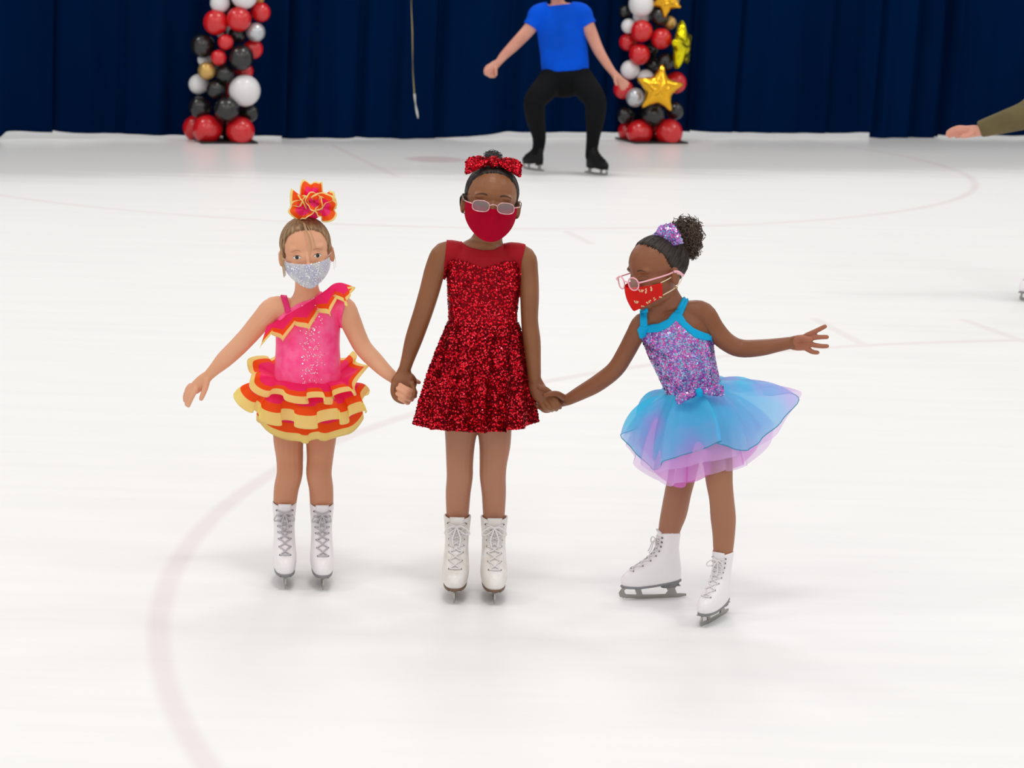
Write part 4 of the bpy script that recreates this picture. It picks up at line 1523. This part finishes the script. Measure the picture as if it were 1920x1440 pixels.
M_HAIR3 = mat('hair_dark_brown', (44, 32, 26), 0.6, bump=(110, 0.5))
M_CURL3 = mat('curl_brown', (80, 60, 47), 0.55)
M_GLS3 = mat('glasses_pink_plastic', (244, 176, 190), 0.25, spec=0.6)
M_CLEAR = mat('lens_clear', (255, 236, 236), 0.05, spec=0.7, alpha=0.14)
M_MASK3 = mat('mask_red_print', (252, 54, 48), 0.85, spec=0.1, bump=(400, 0.1))
M_BEIGE = mat('print_beige', (222, 190, 148), 0.8)
M_LOOP = mat('ear_loop_cream', (240, 222, 190), 0.7)

Y3 = 6.385
g3 = thing('person', 'girl with turquoise and lilac tutu and pink glasses, looking aside', 'person', (P(1310, 1100, Y3).x, Y3, 0))
f = Fig(Y3)
f.limb([(1315, 832, 0, 50, .62), (1311, 785, 0, 58, .7), (1300, 730, 0, 50, .72), (1288, 690, 0, 53, .68), (1275, 648, 0, 60, .62), (1266, 615, 0, 62, .54), (1261, 594, .004, 54, .5), (1258, 580, .006, 34, .62), (1254, 568, .002, 27, .9), (1246, 552, -.006, 26, .95), (1238, 532, -.01, 26, .95)], ns=24)
f.limb([(1240, 552, -.006, 24), (1233, 575, -.004, 24), (1228, 598, .0, 26)], ratio=.8)
f.limb([(1228, 600, 0, 17), (1205, 605, 0, 19), (1190, 630, .0, 18), (1173, 662, .02, 17.3), (1153, 693, .04, 16.6), (1120, 719, .06, 16.3), (1090, 736, .08, 14), (1064, 750, .095, 10.8)])
f.limb([(1290, 582, 0, 19), (1317, 588, 0, 23), (1339, 617, 0, 20), (1361, 640, 0, 18), (1388, 653, 0, 17.3), (1426, 652, -.02, 16), (1458, 647, -.03, 13.3), (1481, 643, -.03, 11.8)])
f.limb([(1288, 815, .03, 34), (1284, 860, .05, 29), (1278, 895, .06, 26.3), (1271, 925, .06, 25.3), (1264, 960, .075, 24.8), (1257, 985, .08, 22), (1252, 1010, .08, 18.5), (1249, 1038, .08, 14)])
f.limb([(1338, 815, -.05, 34), (1346, 870, -.08, 28), (1349, 905, -.1, 25.3), (1353, 935, -.105, 23.5), (1356, 970, -.1, 24), (1357, 1000, -.095, 21.5), (1356, 1035, -.095, 18.5), (1356, 1064, -.1, 14)])
# open hand
f.limb([(1481, 643, -.03, 11.8, .75), (1494, 643, -.03, 15, .5), (1506, 642, -.03, 15.5, .42), (1516, 640, -.03, 14, .4)])
for a in ([(1512, 629, -.03), (1523, 624, -.032), (1535, 618, -.036), (1547, 612, -.042)],
          [(1516, 635, -.03), (1527, 633, -.034), (1540, 632, -.04), (1551, 632, -.046)],
          [(1516, 644, -.03), (1527, 647, -.034), (1540, 649, -.04), (1551, 649, -.046)],
          [(1508, 651, -.028), (1516, 656, -.03), (1524, 660, -.034), (1533, 661, -.038)]):
    f.limb([(x, y, d, 5.4 - 0.35 * i) for i, (x, y, d) in enumerate(a)], ns=10)
f.limb([(1488, 637, -.04, 7.5), (1500, 634, -.05, 6.5), (1511, 635, -.058, 5.6), (1520, 636, -.06, 4.6)], ns=10)
# hand held by the girl in red
f.limb([(1064, 750, .095, 10.8, .8), (1052, 751, .11, 12.5, .55), (1040, 754, .12, 13, .48), (1030, 757, .122, 11, .45)])
for a in ([(1034, 750, .125), (1020, 754, .13), (1008, 752, .125), (1001, 752, .11)],
          [(1033, 756, .125), (1020, 760, .125), (1009, 760, .115), (1002, 757, .1)],
          [(1034, 761, .122), (1022, 766, .118), (1012, 764, .105), (1007, 760, .092)],
          [(1038, 764, .118), (1027, 770, .11), (1019, 769, .1), (1014, 765, .088)]):
    f.limb([(x, y, d, 5.2 - 0.35 * i) for i, (x, y, d) in enumerate(a)], ns=10)
f.limb([(1056, 745, .085, 6.5), (1046, 739, .065, 6), (1034, 738, .052, 5.3), (1021, 741, .05, 4.5)], ns=10)
h3 = Head(1231, 508, Y3 - .01, -58, 10, -4, .96, 1.08)
h3.build(f.bm, 1.0)
me = f.fuse(.0027, 4)
zs = P(1310, 800, Y3).z
paint_split(me, lambda c: 1 if c.z < zs else 0)
pl = P(1484, 643, Y3).x
for p in me.polygons:
    if p.center.x > pl + .012 * noise.noise(p.center * 35) and p.normal.y < -.15:
        p.material_index = 2
M_PALM = skin('skin_palm', (170, 106, 80), (162, 98, 72), 0.5)
obj('body', me, [M_SK3, M_TI3, M_PALM], g3)
T = f.bvh()
ARM = [(1316, 560), (1318, 612), (1336, 632), (1365, 660), (1400, 680), (1420, 560)]
dress = obj('dress', garment(me, [(1200, 630), (1215, 620), (1235, 619), (1255, 610), (1268, 598), (1280, 610), (1300, 628), (1318, 634), (1336, 634), (1340, 668), (1350, 702), (1346, 735), (1250, 750), (1246, 730), (1230, 695), (1213, 655)], .004, ARM), M_PURP, g3)
obj('sequins', sequins([dress.data], 6500, .0029, 21, M_SEQ3, .15, .0012, keep=lambda p: p.center.y < Y3 + .05), M_SEQ3, dress, smooth=False, kind='stuff')
tr = garment(me, [(1195, 618), (1202, 608), (1215, 609), (1235, 608), (1252, 600), (1262, 588), (1276, 588), (1286, 604), (1300, 616), (1318, 624), (1334, 629), (1337, 639), (1318, 638), (1300, 632), (1280, 614), (1268, 602), (1255, 614), (1235, 623), (1215, 624), (1199, 634)], .0075, ARM)
obj('neckline_band', tr, M_TURQ, dress)
obj('strap', garment(me, [(1202, 582), (1214, 576), (1213, 612), (1200, 612)], .0075), M_TURQ, dress)
obj('strap', garment(me, [(1282, 553), (1296, 553), (1279, 592), (1262, 592)], .0075), M_TURQ, dress)
# tulle underskirt layers, then the wired organza overskirt
obj('underskirt', skirt(Y3, (1300, 742, 46, .8, 8), [(1205, 835), (1222, 872), (1248, 902), (1272, 912), (1300, 905), (1335, 888), (1370, 880), (1405, 862), (1425, 812)], .12, 200, 14, .012, ((13, .012), (7, .008)), .5, seed=3, vpow=.9, thick=0), M_TULM, dress)
obj('underskirt', skirt(Y3, (1300, 738, 48, .8, 10), [(1184, 842), (1204, 882), (1235, 902), (1262, 912), (1300, 896), (1342, 886), (1382, 880), (1425, 856), (1452, 805)], .15, 200, 14, .016, ((15, .012), (6, .010)), .5, seed=7, vpow=.9, thick=0), M_TULL, dress)
obj('underskirt', skirt(Y3, (1300, 735, 50, .8, 12), [(1180, 830), (1200, 868), (1230, 888), (1270, 880), (1310, 868), (1350, 862), (1395, 850), (1450, 815), (1496, 742)], .16, 200, 14, .02, ((11, .010), (6, .010)), .4, seed=9, vpow=.9, thick=0, back_lift=.02), M_TULL, dress)
ovh = [(1180, 808), (1196, 848), (1214, 878), (1245, 866), (1290, 850), (1335, 830), (1362, 832), (1392, 846), (1432, 824), (1464, 786), (1484, 740)]
bmo = skirt(Y3, (1299, 726, 51, .8, 14), ovh, .17, 360, 20, .028, ((9, .020), (5, .012), (24, .0045)), .3, seed=15, vpow=.6, thick=0, back_lift=.02)
bmo.verts.ensure_lookup_table()
hemv = [v.co.copy() for v in bmo.verts[-360:]]
ov = obj('overskirt', bmo, M_ORGB, dress)
bm = bmesh.new()
tube(bm, hemv[::3], .0013, 5, 1, True)
obj('wired_hem', bm, mat('hem_teal', (16, 140, 168), 0.5), dress)
M_ = Matrix.Translation(P(1311, 735, Y3 - .11)) @ Matrix.Rotation(-.22, 4, 'Y') @ Matrix.Rotation(.25, 4, 'X')
wb = bow(M_, .068, .017, .011, .12)
wb = obj('waist_bow', wb, M_PURP, dress)
M_BOWSEQ = M_SEQ3
sq = sequins([wb.data], 700, .0026, 5, M_SEQ3, .3, .001)
obj('bow_sequins', sq, M_SEQ3, dress, smooth=False, kind='stuff')
obj('bow_knot', knot(M_ @ Matrix.Translation((0, -.004, .001)), (.011, .012, .014)), M_TURQ, dress)
# head
M_LID3 = mat('lid_shade_b', (92, 58, 44), 0.5)
for s in (-1, 1):
    eye(g3, T, h3, s, -.006, M_LASH, .0125, .0050, closed=True, lid=M_LID3)
    brow(g3, T, h3, s, .019, M_BROW2, .0155, .0034, .034)
HL3 = [(-.09, .06), (-.055, .05), (-.03, .030), (0, .008), (.03, -.004), (.055, -.013), (.075, -.024), (.09, -.038), (.101, -.055), (.106, -.2)]
hair = obj('hair', hair_cap(h3, (0, .75, .75), lambda q: q.y > interp(HL3, q.z)[0] and q.z > -.062, 1.0, 1.035, 420, .0006, 18, .0008), M_HAIR3, g3)
bm = bmesh.new()
cb = P(1285, 445, Y3 + .05)
ellipsoid(bm, Matrix.Translation(cb), (.036, .036, .040), 16, 12)
ellipsoid(bm, Matrix.Translation(P(1277, 472, Y3 + .045)), (.030, .036, .026), 16, 12)
curls(bm, cb, .055, 560, 14, .0015, 1.12, .45, 2.4)
curls(bm, P(1293, 464, Y3 + .04), .036, 220, 15, .0011, 1.0, .4, 2.4)
obj('hair_puff', bm, M_CURL3, hair)
M_ = Matrix.Translation(P(1250, 443, Y3 - .02)) @ Matrix.Rotation(-.5, 4, 'Z') @ Matrix.Rotation(-.45, 4, 'X')
bm = bmesh.new()
rings = []
for i in range(13):                                           # fan shaped lobe turned to the camera
    u = i / 12
    ring = []
    for q in range(16):
        a = 2 * PI * q / 16
        wv = .010 + .044 * u ** .8
        ring.append(M_ @ Vector((wv * math.cos(a) + .004, -.004 - .012 * math.sin(PI * u) * math.sin(a), .036 - .062 * u + .010 * u * math.cos(a) ** 2 + .003 * math.sin(a))))
    rings.append(ring)
rings_to_mesh(bm, rings)
bmesh.ops.recalc_face_normals(bm, faces=bm.faces[:])
hb = obj('hair_bow', bm, M_PURP, g3)
bm = bow(M_ @ Matrix.Translation((-.004, .010, .022)) @ Matrix.Rotation(.3, 4, 'Y'), .032, .012, .008, .3)
obj('bow_loop', bm, M_PURP, hb)
obj('sequins', sequins([hb.data], 1100, .0028, 8, M_SEQ3, .3, .001), M_SEQ3, hb, smooth=False, kind='stuff')
mk = obj('face_mask', mask_shape(h3, (-.024, 1.4), (-.024, -.066), -.099, .068, .110, 72, .098, round_=1.3), M_MASK3, g3)
mv = [v.co.copy() for v in mk.data.vertices]
mt_ = BVHTree.FromPolygons(mv, [tuple(p.vertices) for p in mk.data.polygons])
bm = bmesh.new()
for (a, b, ang, L) in ((1202, 545, .1, 6), (1211, 546, 1.6, 5), (1193, 566, .2, 5), (1216, 566, -.5, 6), (1228, 562, .9, 5), (1221, 542, 1.4, 4), (1206, 575, .2, 4), (1239, 558, .2, 3)):
    for t in range(-2, 3):
        px_, py_ = a + t / 2 * L * .62 * math.cos(ang) + (.8 if t == 0 else 0), b + t / 2 * L * .62 * math.sin(ang) + (1.6 if t % 2 else -.8)
        d = ray(px_, py_).normalized()
        h = mt_.ray_cast(CAM, d)
        if h[0]:
            c = h[0] + h[1].normalized() * (.0004 if h[1].dot(d) < 0 else -.0004)
            nn = h[1].normalized(); ax = nn.orthogonal().normalized(); ay = nn.cross(ax)
            r_ = (.0025 if abs(t) == 2 else .0021)
            bm.faces.new([bm.verts.new(c + ax * r_ * math.cos(q * PI / 4) + ay * r_ * math.sin(q * PI / 4)) for q in range(8)])
obj('printed_motifs', bm, M_BEIGE, mk, smooth=False, kind='stuff')
for s in (-1, 1):
    wire('ear_loop', mk, [h3.w(s * .062, -.032, -.024), h3.w(s * .073, -.01, -.016), h3.w(s * .083, .014, -.006), h3.w(s * .086, .026, -.02), h3.w(s * .078, .008, -.045), h3.w(s * .060, -.030, -.062)], .0014, M_LOOP)
gl = glasses(g3, h3, .0315, -.012, .0205, .0190, -.104, .0021, M_GLS3, M_CLEAR, 2.1, ear=(.081, .016, -.006), tipm=None)
for s in (-1, 1):
    wire('temple_tip', gl, [h3.w(s * .081, .004, .002), h3.w(s * .084, .018, -.002), h3.w(s * .086, .03, -.016)], .0042, M_GLS3)
bm = bmesh.new()
ellipsoid(bm, Matrix.Translation(h3.w(.083, .006, -.046)), (.0035, .0035, .0035), 10, 8)
obj('earring', bm, mat('earring_gold', (210, 180, 120), 0.2, metal=0.9), g3)
skate_at(g3, P(1255, 1010, Y3 + .08), G(1161, 1124), None, sole=M_SOLEG, lace=M_LACE, boot=M_BOOT, lining=M_LINING, seed=7, label='white ice skate boot with pink lining, toe to the left', tall=1.04)
skate_at(g3, P(1356, 1036, Y3 - .095), G(1313, 1178), None, sole=M_SOLEG, lace=M_LACE, boot=M_BOOT, lining=M_LINING, seed=8, label='white ice skate boot with pink lining', tall=1.04)

# =================================================================== skater in the blue shirt
M_SK4 = skin('skin_light', (214, 154, 134), (204, 140, 120))
M_BLUE = mat('blue_tshirt', (2, 84, 220), 0.85, spec=0.1, bump=(30, 0.2), var=(5, (4, 76, 196)))
M_PANT = mat('black_trousers', (18, 19, 21), 0.9, spec=0.1, bump=(30, 0.2))
M_HAIR4 = mat('hair_brown', (84, 62, 46), 0.6, bump=(120, 0.4))
Y4 = 18.72
g4 = thing('person', 'skater in bright blue t-shirt and black trousers, head out of view', 'person', (P(1060, 320, Y4).x, Y4, 0))
f = Fig(Y4)
tors = [(1060, 150, 0, 38, .62), (1060, 125, 0, 42, .6), (1057, 95, 0, 42, .58), (1053, 60, 0, 44, .56), (1050, 32, 0, 44, .5), (1048, 16, .01, 32, .5), (1046, 6, .015, 14, .9), (1045, -8, .01, 12.5, 1)]
armL = [(1022, 20, 0, 15), (1008, 30, 0, 14), (993, 54, -.02, 12.5), (965, 84, -.06, 10.8), (945, 104, -.09, 8.5), (934, 118, -.1, 6.3)]
armR = [(1078, 20, 0, 15), (1092, 28, 0, 14), (1104, 52, -.02, 12.5), (1121, 92, -.05, 10.5), (1138, 120, -.08, 8.3), (1151, 138, -.1, 6.3)]
f.limb(tors, ns=20); f.limb(armL); f.limb(armR)
legL = [(1038, 145, 0, 22), (1020, 168, -.12, 20), (1003, 190, -.2, 17), (1004, 222, -.1, 14), (1011, 258, .06, 10), (1008, 292, .08, 9)]
legR = [(1084, 145, 0, 22), (1102, 168, -.12, 20), (1116, 190, -.2, 17), (1116, 222, -.15, 14), (1112, 258, -.06, 10), (1108, 300, -.02, 9)]
f.limb(legL); f.limb(legR)
f.limb([(936, 116, -.1, 6.3, .8), (928, 122, -.1, 8.5, .6), (920, 128, -.1, 8.5, .6)])
for a in ([(921, 121, -.1), (913, 125, -.11), (909, 133, -.11), (911, 140, -.1)], [(922, 127, -.105), (914, 131, -.12), (912, 138, -.12), (916, 142, -.11)],
          [(924, 131, -.105), (918, 137, -.12), (918, 143, -.12), (922, 144, -.11)], [(926, 134, -.1), (923, 140, -.11), (925, 144, -.11), (928, 143, -.1)],
          [(930, 125, -.12), (930, 133, -.14), (930, 141, -.145)]):
    f.limb([(x, y, d, 3.1 - .2 * i) for i, (x, y, d) in enumerate(a)], ns=8)
f.limb([(1150, 136, -.1, 6.3, .8), (1156, 144, -.1, 8, .6), (1162, 150, -.1, 8, .6)])
for a in ([(1166, 148, -.1), (1173, 152, -.11), (1178, 157, -.11)], [(1165, 152, -.1), (1172, 157, -.11), (1176, 163, -.11)],
          [(1162, 154, -.1), (1168, 161, -.11), (1171, 167, -.11)], [(1159, 154, -.1), (1163, 162, -.11), (1166, 168, -.11)], [(1153, 144, -.13), (1153, 152, -.15), (1156, 159, -.15)]):
    f.limb([(x, y, d, 3.0 - .25 * i) for i, (x, y, d) in enumerate(a)], ns=8)
h4 = Head(1044, -30, Y4 - .03, 8, 12, 0, 1.12)
h4.build(f.bm, 1.0)
me = f.fuse(.006, 3)
obj('body', me, M_SK4, g4)
T = f.bvh()
for s in (-1, 1):
    eye(g4, T, h4, s, -.008, M_LASH)
    brow(g4, T, h4, s, .014, M_BROW2, .016, .004)
def lips(root, hd, z=-.064):
    def fn(u, v):
        t = (u - .5) * 2
        return .022 * t, z + (v - .5) * .013 * (1 - t * t) ** .6
    obj('mouth', decal(T, hd, fn, 16, 4, .0008), mat('lips', (176, 96, 88), 0.5), root)
lips(g4, h4)
obj('hair', hair_cap(h4, (0, .4, 1), lambda q: q.y > interp(HL1, q.z)[0] and q.z > -.062, 1.0, 1.06, 300, .001, 5), M_HAIR4, g4)
bm = bmesh.new()
f2 = Fig(Y4); f2.bm.free(); f2.bm = bm
gx = .016
f2.limb([(1060, 132, 0, 44, .64, ), (1059, 118, 0, 45, .62), (1057, 95, 0, 45, .6), (1053, 60, 0, 46, .58), (1050, 32, 0, 46, .53), (1048, 18, .01, 39, .6), (1047, 9, .012, 26, .8)], bm=bm, ns=28, round_ends=False)
f2.limb([(1030, 22, 0, 19), (1010, 28, 0, 20), (1003, 40, -.01, 17), (996, 51, -.02, 17)], bm=bm, round_ends=False)
f2.limb([(1070, 22, 0, 19), (1090, 26, 0, 20), (1097, 38, -.01, 17), (1103, 48, -.02, 17)], bm=bm, round_ends=False)
obj('tshirt', fuse(bm, .006, 3), M_BLUE, g4)
bm = bmesh.new()
f2.limb([(1061, 160, 0, 42, .6), (1060, 145, 0, 46, .64), (1060, 126, 0, 42, .62)], bm=bm, ns=24)
for L in (legL, legR):
    f2.limb([(a, b, d, r + (4.2 if b < 230 else 3.0)) for a, b, d, r in L[:-1]] + [(L[-1][0], L[-1][1] - 6, L[-1][2], L[-1][3] + 2.0)], bm=bm, ns=18)
obj('trousers', fuse(bm, .007, 4), M_PANT, g4)
skate_at(g4, P(1010, 275, Y4 + .07), G(982, 316), 1.2, sole=M_BLACKBOOT, lace=M_BLACKBOOT, boot=M_BLACKBOOT, loops=False, label='black ice skate boot')
skate_at(g4, P(1110, 280, Y4 - .04), G(1146, 331), 1.25, sole=M_BLACKBOOT, lace=M_BLACKBOOT, boot=M_BLACKBOOT, loops=False, label='black ice skate boot')

# =================================================================== skater reaching in at the right edge
M_OLIVE = mat('olive_jacket', (104, 92, 56), 0.85, bump=(40, 0.3), var=(8, (92, 82, 50)))
M_DARKP = mat('dark_trousers', (40, 40, 44), 0.85)
Y5 = 12.55
g5 = thing('person', 'person in olive sleeve reaching in from the right edge', 'person', (P(2050, 560, Y5).x, Y5, 0))
f = Fig(Y5)
f.limb([(2062, 330, 0, 52, .62), (2058, 290, 0, 56, .62), (2050, 230, 0, 52, .58), (2042, 180, -.05, 60, .56), (2038, 140, -.08, 58, .5), (2034, 118, -.1, 36, .6), (2030, 100, -.11, 20, .9), (2026, 80, -.12, 18, 1)], ns=20)
f.limb([(2020, 140, -.08, 24), (1995, 152, -.08, 23), (1965, 180, -.08, 21), (1935, 210, -.09, 18), (1890, 226, -.09, 16), (1850, 240, -.1, 12), (1836, 245, -.1, 10)])
f.limb([(2060, 140, -.08, 24), (2085, 152, -.06, 23), (2110, 200, -.02, 19), (2125, 245, -.04, 16), (2120, 290, -.08, 11)])
f.limb([(2120, 288, -.08, 10, .8), (2120, 303, -.08, 12, .6), (2118, 316, -.08, 11, .6)])
for q in range(4):
    f.limb([(2111 + q * 5, 314, -.08 + .004 * q, 4.4), (2110 + q * 5, 326, -.09, 4.1), (2110 + q * 5, 336, -.085, 3.6)], ns=8)
f.limb([(2110, 300, -.1, 5), (2104, 312, -.11, 4.5), (2104, 320, -.11, 4)], ns=8)
f.limb([(2040, 320, 0, 30), (2000, 400, -.1, 27), (1985, 430, -.1, 23), (1965, 480, -.02, 20), (1952, 530, .0, 13)])
f.limb([(2085, 320, 0, 30), (2100, 400, .05, 27), (2110, 440, .08, 23), (2130, 490, .15, 19), (2150, 530, .2, 13)])
f.limb([(1838, 245, -.1, 10, .8), (1824, 246, -.1, 11.5, .6), (1812, 246, -.1, 10.5, .6)])
for a in ([(1812, 240, -.11), (1798, 239, -.115), (1785, 243, -.115), (1777, 248, -.11)], [(1812, 245, -.11), (1797, 245, -.12), (1784, 249, -.12), (1776, 253, -.115)],
          [(1813, 249, -.11), (1799, 250, -.115), (1787, 253, -.115), (1780, 256, -.11)], [(1815, 252, -.1), (1803, 254, -.1), (1793, 256, -.1)], [(1824, 251, -.12), (1814, 255, -.135), (1804, 256, -.14)]):
    f.limb([(x, y, d, 4.6 - .3 * i) for i, (x, y, d) in enumerate(a)], ns=8)
h5 = Head(2020, 40, Y5 - .14, -30, 15, 0, 1.1)
h5.build(f.bm, 1.0)
me = f.fuse(.005, 3)
obj('body', me, M_SK4, g5)
T = f.bvh()
for s in (-1, 1):
    eye(g5, T, h5, s, -.008, M_LASH)
    brow(g5, T, h5, s, .014, M_BROW2, .016, .004)
lips(g5, h5)
obj('hair', hair_cap(h5, (0, .4, 1), lambda q: q.y > interp(HL1, q.z)[0] and q.z > -.062, 1.0, 1.06, 300, .001, 6), M_HAIR4, g5)
bm = bmesh.new()
f2 = Fig(Y5); f2.bm.free(); f2.bm = bm
f2.limb([(2062, 345, 0, 58, .66), (2058, 290, 0, 62, .66), (2050, 230, 0, 58, .62), (2042, 180, -.05, 65, .6), (2038, 140, -.08, 62, .55), (2034, 118, -.1, 40, .65), (2031, 106, -.11, 26, .9)], bm=bm, ns=24)
f2.limb([(2020, 140, -.08, 30), (1995, 152, -.08, 30), (1965, 180, -.08, 29), (1930, 212, -.09, 27), (1885, 228, -.09, 22), (1845, 240, -.1, 17), (1836, 243, -.1, 15)], bm=bm, round_ends=False)
f2.limb([(2060, 140, -.08, 30), (2085, 152, -.06, 30), (2110, 200, -.02, 26), (2125, 245, -.04, 22), (2120, 285, -.08, 16)], bm=bm, round_ends=False)
obj('jacket', fuse(bm, .006, 4), M_OLIVE, g5)
bm = bmesh.new()
f2.limb([(2062, 345, 0, 54, .62), (2060, 320, 0, 55, .62)], bm=bm, ns=20)
f2.limb([(2040, 325, 0, 34), (2000, 400, -.1, 31), (1985, 430, -.1, 27), (1966, 480, -.02, 24), (1954, 522, .0, 18)], bm=bm)
f2.limb([(2085, 325, 0, 34), (2100, 400, .05, 31), (2110, 440, .08, 27), (2130, 490, .15, 23), (2149, 522, .2, 18)], bm=bm)
obj('trousers', fuse(bm, .006, 4), M_DARKP, g5)
skate_at(g5, P(1952, 528, Y5), G(1889, 569), 1.2, sole=M_SOLEG, lace=M_LACE, boot=M_BOOT, loops=False, label='white ice skate boot')
a_ = P(2150, 528, Y5 + .2)
skate_at(g5, a_, a_ + Vector((-.2, -.03, 0)), 1.2, sole=M_SOLEG, lace=M_LACE, boot=M_BOOT, loops=False, label='white ice skate boot')
